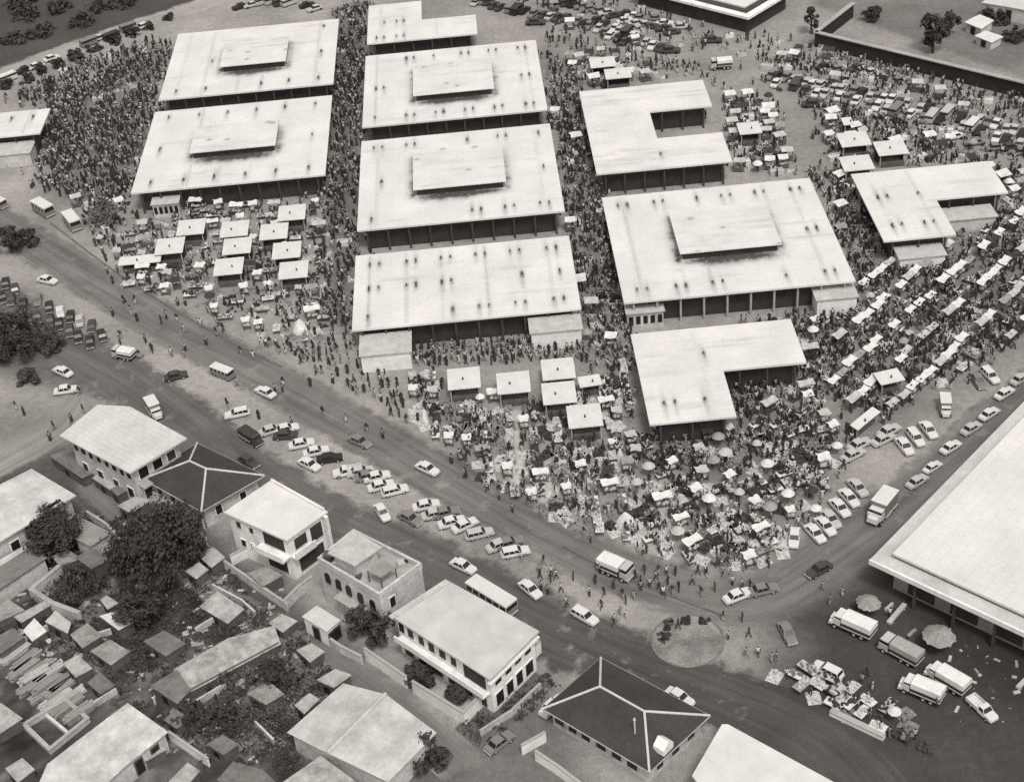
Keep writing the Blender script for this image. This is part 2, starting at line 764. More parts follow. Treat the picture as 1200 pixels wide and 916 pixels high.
ASPH = road_material('worn_asphalt', .155, .30, .36)
ASPH2 = road_material('worn_asphalt_dark', .118, .26, .35)
DIRTROAD = road_material('dirt_road', .32, .2)
LANE = road_material('yard_lane_surface', .165, .22, .13)
UPPER = [(-60, 228), (40, 286), (120, 335), (200, 383), (290, 430), (380, 480), (480, 537), (590, 600), (690, 653), (780, 687), (840, 702), (895, 694), (960, 656), (1040, 602), (1110, 548), (1200, 470), (1330, 365)]
LOWER = [(-90, 310), (-20, 352), (40, 388), (130, 437), (200, 485), (280, 548), (360, 600), (450, 640), (540, 682), (640, 735), (740, 778), (850, 820), (925, 852), (980, 890), (1030, 950), (1060, 1010)]
ribbon('main_road', LOWER, 13, ASPH2, .016, asph=(1, .6), start=.62)
ribbon('market_road', UPPER, 10.5, ASPH, .006)
ribbon('side_street', [(650, 745), (618, 795), (570, 848), (520, 893), (440, 960)], 6, ASPH2, .010)
ribbon('lane', [(85, 548), (170, 622), (250, 690), (330, 745), (420, 803), (500, 862), (560, 915)], 5.5, LANE, .012, fade=(6, 5))
ribbon('far_dirt_road', [(-80, 122), (0, 90), (60, 66), (150, 34), (250, 0), (340, -34)], 9, DIRTROAD, .004)
ribbon('left_street', [(-60, 575), (20, 530), (70, 500), (110, 452)], 8, road_material('left_street_surface', .24, .25, .30), .004)
def island(name, px, py, r, m, h=.08):
    x, y = P(px, py)
    mb = MB()
    n = 40
    c = [(x + r * math.cos(2 * PI * i / n), y + r * math.sin(2 * PI * i / n)) for i in range(n)]
    i_ = [(x + (r - .25) * math.cos(2 * PI * i / n), y + (r - .25) * math.sin(2 * PI * i / n)) for i in range(n)]
    vs = [(*p, 0) for p in c] + [(*p, h) for p in c] + [(*p, h) for p in i_] + [(*p, h - .06) for p in i_]
    fs = []
    for k in range(3):
        fs += [(k * n + i, k * n + (i + 1) % n, (k + 1) * n + (i + 1) % n, (k + 1) * n + i) for i in range(n)]
    mb.add(vs, fs)
    mb.cur = 1
    mb.add([(*p, h - .055) for p in i_], [tuple(range(n))])
    o = mb.build(name, m)
    tag(o, kind='structure')
    return x, y


IX, IY = island('roundabout_island', 806, 750, 4.3, [M('island_edge', .19, .3, 3, .4, .3), M('island_earth', .22, .35, 3, .3, .42)])


def kerb(name, px, wdt=.25, h=.13):
    c = resample(PP(px), 3)
    mb = MB()
    rings = []
    for i, p in enumerate(c):
        t = (c[min(i + 1, len(c) - 1)] - c[max(i - 1, 0)]).normalized()
        q = Vector((-t.y, t.x)) * wdt / 2
        rings.append([(p.x - q.x, p.y - q.y, 0), (p.x - q.x, p.y - q.y, h), (p.x + q.x, p.y + q.y, h), (p.x + q.x, p.y + q.y, 0)])
    mb.loft(rings)
    tag(mb.build(name, M('kerb_stone', .14, .2, 3, .4, .2)), kind='structure')


kerb('kerb', [(660, 640), (735, 678), (790, 700), (850, 722)])
kerb('kerb', [(60, 262), (140, 322), (240, 384), (330, 430)])


# ------------------------------------------------------------------ market halls
def inrect(x, y, r):
    return r[0] <= x <= r[2] and r[1] <= y <= r[3]


def roof_slab(poly, z0, z1, m, name, parent, org, stains=(), seams=(), step=.33, stripes=0):
    """rectilinear slab with a fine top carrying the dark marks of the roof"""
    poly = ccw(poly)

    def lines(vals):
        vals = sorted(set(round(v, 3) for v in vals))
        out = []
        for a, b in zip(vals, vals[1:]):
            k = max(1, int((b - a) / step))
            out += [a + (b - a) * i / k for i in range(k)]
        return np.array(out + [vals[-1]])
    gx = lines([p[0] for p in poly])
    gy = lines([p[1] for p in poly])
    X, Y = np.meshgrid(gx, gy)
    st = np.zeros(X.shape)
    for (sx, sy, wx, wy, a) in stains:
        st = np.maximum(st, a * np.exp(-((X - sx) / wx) ** 2 - ((Y - sy) / wy) ** 2))
    for sx, y0, y1, a in seams:
        st = np.maximum(st, a * np.exp(-((X - sx) / .3) ** 2) * ((Y > y0) & (Y < y1)))
    if stripes:
        rs = np.random.RandomState(int(abs(org[0] * 7 + org[1])) % 9999)
        for _ in range(stripes):
            sx, sy = rs.uniform(gx[0], gx[-1]), rs.uniform(gy[0], gy[-1])
            st = np.maximum(st, rs.uniform(.07, .22) * np.exp(-((X - sx) / rs.uniform(1, 4.5)) ** 2 - ((Y - sy) / .45) ** 2))
    v = [(x - org[0], y - org[1], z1) for x, y in zip(X.ravel(), Y.ravel())]
    nx = len(gx)
    f = []
    for j in range(len(gy) - 1):
        for i in range(nx - 1):
            if inside(((gx[i] + gx[i + 1]) / 2, (gy[j] + gy[j + 1]) / 2), poly):
                a = j * nx + i
                f.append((a, a + 1, a + nx + 1, a + nx))
    k = len(v)
    n = len(poly)
    v += [(x - org[0], y - org[1], z0) for x, y in poly] + [(x - org[0], y - org[1], z1) for x, y in poly]
    f += [(k + i, k + (i + 1) % n, k + n + (i + 1) % n, k + n + i) for i in range(n)]
    f.append(tuple(k + i for i in range(n - 1, -1, -1)))
    me = bpy.data.meshes.new(name)
    me.from_pydata(v, [], f)
    a = me.attributes.new('stain', 'FLOAT', 'POINT')
    a.data.foreach_set('value', list(st.ravel()) + [0.0] * (2 * n))
    me.materials.append(m)
    me.validate()
    o = bpy.data.objects.new(name, me)
    o.parent = parent
    link(o)
    return o


VENT = None


def vent_mesh():
    mb = MB()
    mb.cyl(0, 0, 0, .34, .10, .10, 8)
    mb.cyl(0, 0, .34, .46, .18, .05, 8)
    return mb.mesh('roof_vent', M('vent_metal', .10, .2, 5, 1, .1))


VENT_ME = vent_mesh()
EAVE = 4.5


def hall(label, poly, monitor=None, vents='pair', rows=(.1, .5, .9), cols=(.09, .26, .42, .58, .74, .91), stripes=9, over=1.5, group='white roofed market halls'):
    poly = ccw(poly)
    x0, x1 = min(p[0] for p in poly), max(p[0] for p in poly)
    y0, y1 = min(p[1] for p in poly), max(p[1] for p in poly)
    org = ((x0 + x1) / 2, (y0 + y1) / 2)
    root = empty('market_hall', (*org, 0))
    tag(root, label, 'market hall', group)
    wp = offset(poly, over)
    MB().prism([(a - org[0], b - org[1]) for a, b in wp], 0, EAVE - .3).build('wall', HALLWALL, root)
    block(wp, .3)
    # dark shutters between pillars on the sides that face the camera
    n = len(wp)
    for i in range(n):
        a, b = Vector(wp[i]), Vector(wp[(i + 1) % n])
        if abs(b.x - a.x) < .5 or b.x < a.x:
            continue                                     # only the walls that face south
        k = max(2, round((b.x - a.x) / 3.6))
        for j in range(k):
            cx = a.x + (b.x - a.x) * (j + .5) / k
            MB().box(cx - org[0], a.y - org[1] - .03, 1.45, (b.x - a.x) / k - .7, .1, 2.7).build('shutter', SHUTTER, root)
        for j in range(k + 1):
            cx = a.x + (b.x - a.x) * j / k
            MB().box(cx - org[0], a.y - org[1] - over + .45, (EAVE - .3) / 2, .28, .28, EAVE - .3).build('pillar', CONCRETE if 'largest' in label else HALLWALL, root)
    stains, seams, spots = [], [], []
    W, D = x1 - x0, y1 - y0
    for ui, u in enumerate(cols):
        vx = x0 + W * u
        ok_rows = []
        for v in rows:
            vy = y0 + D * v
            if not inside((vx - .8, vy), offset(poly, .8)) or not inside((vx + .8, vy), offset(poly, .8)):
                continue
            if monitor and inrect(vx, vy, (monitor[0] - 1, monitor[1] - 2.5, monitor[2] + 1, monitor[3] + 1)):
                continue
            if R.random() < .1:
                continue
            for s in ((-.75, .75) if vents == 'pair' else (0,)):
                if R.random() < .12:
                    continue
                spots.append((vx + s, vy))
                a = R.uniform(.6, 1.25)
                stains.append((vx + s, vy - .1, .27, R.uniform(.6, 1.4), a))
                stains.append((vx + s + R.uniform(-.1, .1), vy + R.uniform(-1, .4), .4, R.uniform(1.5, 3), a * .4))
        if R.random() < .65:
            seams.append((vx + R.choice((-.75, 0, .75)), y0 + .5, (monitor[1] - 1 if monitor and monitor[0] < vx < monitor[2] else y1 - .5), R.uniform(.1, .3)))
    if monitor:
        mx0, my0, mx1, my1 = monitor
        # dark smears along the front foot and both sides of the clerestory
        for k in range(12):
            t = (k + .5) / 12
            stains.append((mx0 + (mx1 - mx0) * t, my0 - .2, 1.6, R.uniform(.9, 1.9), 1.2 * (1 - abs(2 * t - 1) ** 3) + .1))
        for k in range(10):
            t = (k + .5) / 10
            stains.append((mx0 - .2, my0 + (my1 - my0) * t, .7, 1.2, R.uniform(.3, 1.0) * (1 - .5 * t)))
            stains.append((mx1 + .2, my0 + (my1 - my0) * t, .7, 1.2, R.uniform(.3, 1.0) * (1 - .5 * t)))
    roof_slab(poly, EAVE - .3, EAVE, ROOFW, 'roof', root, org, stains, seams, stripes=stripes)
    for (vx, vy) in spots:
        o = bpy.data.objects.new('roof_vent', VENT_ME)
        o.parent = root
        o.location = (vx - org[0], vy - org[1], EAVE)
        s = R.uniform(.8, 1.15)
        o.scale = (s, s, s)
        link(o)
    if monitor:
        mx0, my0, mx1, my1 = monitor
        mp = [(mx0, my0), (mx1, my0), (mx1, my1), (mx0, my1)]
        MB().prism([(a - org[0], b - org[1]) for a, b in offset(mp, .55)], EAVE, EAVE + 1.3).build('clerestory', LOUVRE, root)
        roof_slab(mp, EAVE + 1.3, EAVE + 1.5, ROOFW, 'clerestory_roof', root, org, stripes=10,
                  stains=[(R.uniform(mx0, mx1), R.uniform(my0, my1), .5, .4, .6) for _ in range(4)])
    return root, org


def annex(root, org, x0, x1, y0, y1, h, openings=0, mat=PLASTER):
    """low entrance block with a flat lid in front of a hall"""
    rm = MB().box((x0 + x1) / 2 - org[0], (y0 + y1) / 2 - org[1], h / 2, x1 - x0, y1 - y0, h).build('entrance_block', mat, root)
    MB().box((x0 + x1) / 2 - org[0], (y0 + y1) / 2 - org[1], h + .08, x1 - x0 + .5, y1 - y0 + .5, .16).build('lid', CLOTHM, rm)
    for k in range(openings):
        t = (k + .5) / openings
        MB().box(x0 + (x1 - x0) * t - org[0], y0 - org[1] - .02, h * .55, (x1 - x0) / openings * .6, .12, h * .5).build('opening', DARKGLASS, rm)
    block([(x0, y0), (x1, y0), (x1, y1), (x0, y1)], .3)


def rect(x0, y0, x1, y1):
    return [(x0, y0), (x1, y0), (x1, y1), (x0, y1)]


def monpx(*pts):
    w_ = PP(pts, EAVE + 1.5)
    return (min(p[0] for p in w_), min(p[1] for p in w_), max(p[0] for p in w_), max(p[1] for p in w_))


c1, c2, c3 = (-63.0, -28.9), (-22.8, 11.4), (17.8, 52.4)
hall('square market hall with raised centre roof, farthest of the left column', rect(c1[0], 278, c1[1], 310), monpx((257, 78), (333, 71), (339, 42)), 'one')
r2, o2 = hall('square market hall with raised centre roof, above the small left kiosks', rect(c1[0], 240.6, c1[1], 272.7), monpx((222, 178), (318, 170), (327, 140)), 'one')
annex(r2, o2, -59.5, -55, 239, 241.5, 2.6, 5, PLASTER2)
hall('far stepped market hall without raised roof, topmost of the middle column', [(-22.7, 295.4), (-.1, 295.4), (-.1, 305.2), (-11.4, 305.2), (-11.4, 315.5), (-22.7, 315.5)], None, 'pair', (.12, .5), (.12, .3, .6))
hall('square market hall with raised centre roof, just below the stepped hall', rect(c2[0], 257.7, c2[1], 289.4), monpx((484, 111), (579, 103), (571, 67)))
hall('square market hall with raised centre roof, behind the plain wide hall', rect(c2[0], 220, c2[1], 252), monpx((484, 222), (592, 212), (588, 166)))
r6, o6 = hall('plain wide market hall without raised roof, nearest of the middle column', rect(c2[0], 190.6, c2[1], 212), None, 'pair', (.15, .52, .85))
annex(r6, o6, -21.6, -14.3, 185.8, 191, 3.0, 0)
annex(r6, o6, 3.6, 11.0, 187.2, 191, 3.2, 0)
hall('U shaped market hall with dark notch on its right side', [(17.8, 231.4), (41, 231.4), (41, 242.3), (29.6, 242.3), (29.6, 252.9), (41, 252.9), (41, 264), (17.8, 264)], None, 'one', (.15,), (.5,), stripes=45)
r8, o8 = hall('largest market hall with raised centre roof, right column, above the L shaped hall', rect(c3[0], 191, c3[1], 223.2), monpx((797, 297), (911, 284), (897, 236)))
annex(r8, o8, 18.2, 23.6, 190.6, 193, 2.7, 5, PLASTER2)
annex(r8, o8, 46.3, 52.2, 189, 192.3, 3.0, 0)
hall('L shaped market hall nearest the road, with people in its corner', [(17.8, 161.2), (29.4, 161.2), (29.4, 171.8), (41, 171.8), (41, 182.7), (17.8, 182.7)], None, 'pair', (.2, .7), (.14, .38), stripes=18)
r10, o10 = hall('L shaped market hall at the right with a pale block before its dark front', [(59.2, 201.3), (70.4, 201.3), (70.4, 212.4), (82, 212.4), (82, 223.1), (59.2, 223.1)], None, 'pair', (.2, .62), (.14, .36), stripes=10)
annex(r10, o10, 61.3, 68.3, 199.0, 202.3, 2.4, 0)
annex(r10, o10, 71.6, 79.3, 209.2, 212.8, 2.2, 0, PLASTER2)
r11, o11 = hall('market hall cut off by the left edge above the parked buses', rect(-112, 268.3, -84.3, 279), None, 'one', (.3, .7), (.55, .75, .9))
annex(r11, o11, -110, -86, 264.2, 269, 2.6, 0, PLASTER2)


# ------------------------------------------------------------------ houses of the street blocks
class House:
    def __init__(self, name, label, cat, roof_px, z, over=.5, base=0, world=False):
        self.roof = ccw(list(roof_px) if world else PP(roof_px, z))
        n = len(self.roof)
        self.c = (sum(p[0] for p in self.roof) / n, sum(p[1] for p in self.roof) / n)
        e = max(range(n), key=lambda i: (Vector(self.roof[(i + 1) % n]) - Vector(self.roof[i])).length)
        a, b = self.roof[e], self.roof[(e + 1) % n]
        self.rz = math.atan2(b[1] - a[1], b[0] - a[0])
        self.z = z
        self.root = empty(name, (*self.c, base), self.rz)
        tag(self.root, label, cat)
        self.wall_poly = offset(self.roof, over)
        block(self.roof, .15)

    def loc(self, p):
        x, y = p[0] - self.c[0], p[1] - self.c[1]
        c, s = math.cos(self.rz), math.sin(self.rz)
        return (x * c + y * s, -x * s + y * c)

    def L(self, poly):
        return [self.loc(p) for p in poly]

    def wall(self, m, z1=None, poly=None, z0=0, name='wall'):
        return MB().prism(self.L(poly or self.wall_poly), z0, z1 or self.z - .16, False).build(name, m, self.root)

    def flat(self, m, th=.2, dz=0, name='roof'):
        pl = self.L(self.roof)
        me = MB().prism(pl, self.z - th + dz, self.z + dz)
        return me.build(name, m, self.root, bevel=0)

    def edge(self, direction):
        """index of the wall whose outward normal is nearest to the direction in degrees (0 = east, 90 = north)"""
        best, bi = -9, 0
        wp = self.wall_poly
        d = Vector((math.cos(rad(direction)), math.sin(rad(direction))))
        for i in range(len(wp)):
            e = Vector(wp[(i + 1) % len(wp)]) - Vector(wp[i])
            if e.length < 1:
                continue
            nn = Vector((e.y, -e.x)).normalized()
            if nn.dot(d) > best:
                best, bi = nn.dot(d), i
        return bi

    def opening(self, direction, t, zc, wd, h, frame=PLASTER, pane=DARKGLASS, name='window', parent=None):
        i = self.edge(direction)
        a, b = Vector(self.wall_poly[i]), Vector(self.wall_poly[(i + 1) % len(self.wall_poly)])
        d = (b - a).normalized()
        nn = Vector((d.y, -d.x))
        p = a + (b - a) * t
        if name == 'window' and wd < 2:
            wd *= R.uniform(.85, 1.12)
            h *= R.uniform(.85, 1.1)
            if R.random() < .25:
                pane = SHUTTER
        q = self.loc(p + nn * .04)
        r = self.loc(p + nn * .075)
        ang = math.atan2(d.y, d.x) - self.rz
        fr = MB().box(q[0], q[1], zc, wd + .3, .12, h + .3, ang).build(name, frame, self.root)
        MB().box(r[0], r[1], zc, wd, .12, h, ang).build('pane' if name == 'window' else 'leaf', pane, fr)

    def slab(self, direction, t0, t1, zc, depth, th, m, name):
        """horizontal shelf (balcony, awning) standing out from a wall"""
        i = self.edge(direction)
        a, b = Vector(self.wall_poly[i]), Vector(self.wall_poly[(i + 1) % len(self.wall_poly)])
        d = (b - a).normalized()
        nn = Vector((d.y, -d.x))
        p = a + (b - a) * ((t0 + t1) / 2) + nn * (depth / 2 - .02)
        q = self.loc(p)
        return MB().box(q[0], q[1], zc, (b - a).length * (t1 - t0), depth, th, math.atan2(d.y, d.x) - self.rz).build(name, m, self.root)

    def upright(self, direction, t0, t1, z0, z1, m, name, out=.2, th=.15):
        i = self.edge(direction)
        a, b = Vector(self.wall_poly[i]), Vector(self.wall_poly[(i + 1) % len(self.wall_poly)])
        d = (b - a).normalized()
        nn = Vector((d.y, -d.x))
        p = a + (b - a) * ((t0 + t1) / 2) + nn * out
        q = self.loc(p)
        return MB().box(q[0], q[1], (z0 + z1) / 2, (b - a).length * (t1 - t0), th, z1 - z0, math.atan2(d.y, d.x) - self.rz).build(name, m, self.root)


SW, SE, NE, NW = 225, -45, 45, 135

# B1: pale roofed corner building
h = House('corner_building', 'two storey corner building with broad pale five sided roof at the left junction', 'building', [(70, 510), (152, 554), (219, 513), (152, 476), (114, 474)], 7, .9)
h.wall(PLASTER2)
h.flat(M('pale_concrete_roof', .55, .13, 5, .25, .14, brick=(.3, .1)), .25)
for t in (.08, .2, .32, .45, .58, .7, .82, .93):
    h.opening(SW, t, 5.3, .9, 1.3)
for t in (.15, .4, .65, .88):
    h.opening(SW, t, 2.0, 1.0, 1.6)
for t in (.2, .5, .8):
    h.opening(SE, t, 5.2, 1.3, 1.5)
    h.opening(SE, t, 1.9, 1.2, 1.7)
h.slab(SE, .05, .95, 3.6, 1.3, .2, CONCRETE, 'balcony')

# hip roofed houses with white ridge capping


def hip_house(label, corners, ridge, ze, zr, wallm=PLASTER2):
    hh = House('hip_roofed_house', label, 'house', corners, ze, .7)
    hh.wall(wallm, ze - .1)
    cs = [hh.loc(p) for p in PP(corners, ze)]
    rs = [hh.loc(p) for p in PP(ridge, zr)]
    c0, c1_, c2_, c3_ = [(*p, ze) for p in cs]
    r0, r1 = [(*p, zr) for p in rs]
    # corners run: west, north, east, south ; ridge: first end belongs to west and north
    mb = MB()
    mb.add([c0, c1_, c2_, c3_, r0, r1], [(0, 4, 1), (1, 4, 5, 2), (2, 5, 3), (3, 5, 4, 0), (3, 2, 1, 0)])
    rf = mb.build('roof', TILE, hh.root)
    cap = MB()
    for a, b in ((c0, r0), (c1_, r0), (c2_, r1), (c3_, r1), (r0, r1)):
        cap.tube((a[0], a[1], a[2] + .03), (b[0], b[1], b[2] + .03), .14, n=6)
    cap.build('ridge_capping', RIDGE, rf)
    gut = MB()
    for a, b in ((c3_, c0), (c2_, c3_), (c0, c1_), (c1_, c2_)):
        gut.tube((a[0], a[1], a[2] - .08), (b[0], b[1], b[2] - .08), .09, n=5)
    gut.build('gutter', M('gutter_paint', .40, .15, 3, .5, .1), hh.root)
    return hh


h = hip_house('dark tiled hip roofed house with white ridges between the two pale roofed blocks', [(168, 561), (231, 519), (310, 557), (236, 599)], [(222, 540), (241.5, 549)], 3.6, 6)
for t in (.15, .4, .65, .9):
    h.opening(SW, t, 1.9, 1.0, 1.3)
for t in (.25, .7):
    h.opening(SE, t, 1.9, 1.0, 1.3)
h = hip_house('dark tiled hip roofed house with white ridges beside the roundabout', [(636, 830), (704, 770), (832, 838), (761, 904)], [(703, 804), (755, 833)], 2.8, 5.6, PLASTER2)
for t in (.08, .22, .36, .52, .68, .84):
    h.opening(SW, t, 1.45, 1.2, 1.2, PLASTER2)
for t in (.2, .5, .8):
    h.opening(SE, t, 1.45, 1.1, 1.2, PLASTER2)
# flue pipe and pale gablet on that roof
q = h.loc(P(744, 856, 4.6))
MB().tube((q[0], q[1], 3.9), (q[0], q[1], 6.3), .09, n=8).cyl(q[0], q[1], 6.3, 6.55, .17, .1).build('flue_pipe', RIDGE, h.root)
q = h.loc(P(779, 868, 4.6))
an = rad(45) - h.rz
ca, sa = math.cos(an), math.sin(an)
prof = [(-.85, 3.3), (.85, 3.3), (.85, 4.1), (0, 4.9), (-.85, 4.1)]
MB().loft([[(q[0] + x * ca + yy * sa, q[1] + x * sa - yy * ca, z_) for x, z_ in prof] for yy in (-.9, .5)]).build('gablet', PLASTER, h.root)

# front terrace pieces of the lower hip roofed house
def yard_wall(label, px, hgt=1.4, m=PLASTER2, th=.22, name='yard_wall', cat='wall', coping=True, z=0, group=None):
    c = PP(px, 0)
    mb = MB()
    ox, oy = c[0]
    root = empty(name, (ox, oy, 0))
    tag(root, label, cat, group)
    closed = c[0] == c[-1]
    for p, q in zip(c, c[1:]):
        L_ = math.hypot(q[0] - p[0], q[1] - p[1])
        block(rectpoly((p[0] + q[0]) / 2, (p[1] + q[1]) / 2, L_ / 2, .4, math.atan2(q[1] - p[1], q[0] - p[0])))

    def strip(half, z0, z1):
        b = MB()
        rings = []
        pts = [Vector(p) for p in c]
        for i, p in enumerate(pts):
            d0 = (p - (pts[i - 1] if i else (pts[-2] if closed else p * 2 - pts[1]))).normalized()
            d1_ = ((pts[i + 1] if i + 1 < len(pts) else (pts[1] if closed else p * 2 - pts[-2])) - p).normalized()
            n0 = Vector((-d0.y, d0.x)) + Vector((-d1_.y, d1_.x))
            n0 = n0 * (2 / max(n0.length_squared, .4)) * half
            rings.append([(p.x - n0.x - ox, p.y - n0.y - oy, z0), (p.x - n0.x - ox, p.y - n0.y - oy, z1), (p.x + n0.x - ox, p.y + n0.y - oy, z1), (p.x + n0.x - ox, p.y + n0.y - oy, z0)])
        return b.loft(rings, not closed)
    strip(th / 2, 0, hgt).build('wall', m, root)
    if coping:
        strip(th / 2 + .06, hgt, hgt + .1).build('coping', CONCRETE, root)
    return root


yard_wall('white boundary wall in front of the lower hip roofed house', [(612, 884), (640, 868)], 1.5, PLASTER)
yard_wall('long white boundary wall below the lower hip roofed house', [(628, 890), (655, 908), (690, 935)], 1.5, PLASTER)

# B2: white two storey house
h = House('white_house', 'white two storey house with pale flat roof and balcony beside the dark hip roof', 'house', [(262, 600), (336, 633), (384, 599), (318, 562)], 7, .35)
h.wall(PLASTER)
h.flat(M('white_flat_roof', .62, .1, 5, .3, .1), .25)
for t, zc, wd, hh_ in ((.16, 5.6, .8, 1.0), (.38, 5.6, .6, .9), (.18, 2.6, .7, 1.0), (.34, 2.6, .6, .9)):
    h.opening(SW, t, zc, wd, hh_)
h.opening(SW, .76, 5.4, 3.4, 1.9, PLASTER, SHUTTER)
h.opening(SW, .75, 1.9, 3.2, 2.2, PLASTER, SHUTTER)
h.slab(SW, .5, 1.0, 3.9, 1.5, .25, PLASTER, 'balcony')
h.upright(SW, .5, 1.0, 3.9, 4.8, PLASTER, 'balcony_rail', 1.45)
h.opening(SE, .3, 5.3, 1.9, 1.6, PLASTER, SHUTTER)
h.opening(SE, .72, 5.0, 1.9, 2.4, PLASTER, SHUTTER)
h.opening(SE, .5, 1.8, 4, 2.2, PLASTER, SHUTTER)
h.slab(SE, 0, .55, 3.9, 1.1, .25, PLASTER, 'balcony')
h.upright(SE, 0, .55, 3.9, 4.9, PLASTER, 'balcony_rail', 1.05)
h.upright(SE, .93, 1.0, 0, 6.7, PLASTER, 'corner_pier', .5, .5)
p0, p1 = h.roof[0], None
h.upright(NE, 0, 1, 6.9, 7.5, PLASTER, 'parapet', .1, .25)

# B3: old parapeted house with roof room and arched windows
h = House('parapeted_house', 'old white two storey house with roof terrace and arched windows beside the white house', 'house', [(371.5, 652), (444, 695), (494, 658), (414, 618)], 7.6, .05)
h.wall(PLASTER2, 6.6)
rp = h.roof
MB().prism(h.L(offset(rp, .3)), 6.55, 6.7).build('roof', CONCRETE, h.root)
inn = offset(rp, .3)
n = len(rp)
mb = MB()
A, B_ = h.L(rp), h.L(inn)
vs = [(*p, 6.5) for p in A] + [(*p, 7.45) for p in A] + [(*p, 7.45) for p in B_] + [(*p, 6.6) for p in B_]
fs = []
for k in range(3):
    fs += [(k * n + i, k * n + (i + 1) % n, (k + 1) * n + (i + 1) % n, (k + 1) * n + i) for i in range(n)]
mb.add(vs, fs).build('parapet', PLASTER2, h.root)
rr = PP([(384, 649), (416, 664), (448, 642), (414, 622)], 9.0)
MB().prism(h.L(offset(rr, .5)), 6.7, 9.0).build('roof_room', PLASTER2, h.root)
MB().prism(h.L(rr), 9.0, 9.2).build('roof_room_lid', CLOTHM, h.root)
MB().prism(h.L(ccw(PP([(430, 668), (446, 676), (464, 664), (448, 655)], 8.6))), 8.45, 8.6).build('terrace_awning', TINMID, h.root)
for px_, py_ in ((431, 669), (446, 676), (463, 664), (448, 656)):
    q = h.loc(P(px_, py_, 8.4))
    MB().cyl(q[0], q[1], 6.7, 8.44, .08, .08, 6).build('awning_post', WOOD, h.root)
for px_, py_, sz in ((386, 652, 1.0), (394, 659, .7), (410, 666, .9), (420, 674, .6), (470, 660, .8), (478, 655, .5), (404, 660, .5)):
    q = h.loc(P(px_, py_, 7))
    MB().box(q[0], q[1], 6.7 + sz * .4, sz * 1.3, sz, sz * .8, R.uniform(0, 3)).build('roof_clutter', R.choice([CLOTHM, TINMID, WOOD, CLOTHD]), h.root)
for t in (.12, .3, .47, .66, .86):
    i = h.edge(SW)
    a, b = Vector(h.wall_poly[i]), Vector(h.wall_poly[(i + 1) % n])
    d = (b - a).normalized()
    nn = Vector((d.y, -d.x))
    p = h.loc(a + (b - a) * t + nn * .04)
    ang = math.atan2(d.y, d.x) - h.rz
    for zc in ((4.9,) if t < .6 else (4.9, 2.0)):
        arch = [(-.42, -.8), (.42, -.8)] + [(.42 * math.cos(k), .35 + .42 * math.sin(k)) for k in np.linspace(0, PI, 8)]
        mb = MB()
        ca, sa = math.cos(ang), math.sin(ang)
        f0 = [(p[0] + x * ca, p[1] + x * sa, zc + y) for x, y in arch]
        f1 = [(x + .12 * sa, y - .12 * ca, z_) for x, y, z_ in f0]
        mb.loft([f0, f1]).build('window', DARKGLASS, h.root)
h.opening(SE, .25, 5.0, .9, 1.4)
h.slab(SW, .3, .75, 3.5, 1.2, .2, CONCRETE, 'balcony')

# B4: shop building with broad pale roof
h = House('shop_building', 'long two storey shop with broad pale roof and white openings above a walled yard', 'building', [(456.5, 720), (574, 796), (632, 739), (523.5, 679)], 6.2, .5)
h.wall(PLASTER)
h.flat(M('pale_sheet_roof', .50, .15, 5, .3, .13, wave=('X', 2.2), wvar=.05), .22)
for t in (.05, .15, .27, .38, .5, .62):
    h.opening(SW, t, 4.6, .9, 1.3)
h.opening(SW, .84, 4.4, 3.4, 2.0, PLASTER, SHUTTER)
for t in (.1, .25, .42, .58, .75, .9):
    h.opening(SW, t, 1.5, 1.3, 2.0, PLASTER2, DARKGLASS)
h.slab(SW, .02, .98, 3.0, 1.1, .2, PLASTER, 'balcony')
h.upright(SW, .02, .98, 3.0, 3.8, PLASTER, 'balcony_rail', 1.05)
for t in (.15, .38, .6, .83):
    h.opening(SE, t, 4.6, 1.0, 1.3)
    h.opening(SE, t, 1.6, 1.2, 1.8)
h.slab(SE, -.06, 1.06, 5.2, .5, .25, PLASTER, 'cornice')
rib = PP([(455, 721), (460, 724), (527, 682), (522, 678)], 6.45)
MB().prism(h.L(ccw(rib)), 6.2, 6.42).build('edge_ridge', CLOTHM, h.root)
yard_wall('white street wall with a gate gap below the shop', [(429, 772), (478, 806)], 1.9, PLASTER)
yard_wall('white corner wall round the shop yard', [(485, 811), (545, 848), (566, 826), (634, 764)], 1.9, PLASTER)

# B5: white flat roof cut off by the lower edge
h = House('flat_roofed_building', 'flat white roofed building cut off by the bottom edge beside the road', 'building', [(811, 908), (846, 848), (853, 848), (985, 920), (930, 990), (850, 960)], 5, .4)
h.wall(PLASTER2)
h.flat(M('white_flat_roof', .60, .11, 5.5, .2, .14, brick=(.3, .08)), .25)

# B6 at the left edge
h = House('long_roofed_house', 'long house with stained pale roof cut off by the left edge below the corner building', 'house', [(-60, 597), (37, 549), (89, 580), (-40, 658)], 4.6, .6)
h.wall(PLASTER2)
h.flat(M('stained_pale_roof', .52, .16, 1.3, .35, .2, wave=('X', 2.0), wvar=.05), .2)
for t in (.2, .4, .6, .8):
    h.opening(SE, t, 2.2, 1.2, 1.5)
q = h.loc(P(62, 592, 4.6))
MB().box(q[0], q[1], 4.75, 2.4, .25, .3).build('ridge_tile', DARKGLASS, h.root)


OLDTIN = [M('dull_old_tin', .17, .25, 3, .5, .3, wave=('X', 2.2)), M('patched_old_tin', .27, .25, 3, .5, .4, wave=('Y', 2.2)), M('pale_old_tin', .38, .22, 3, .5, .35, wave=('X', 2.2))]


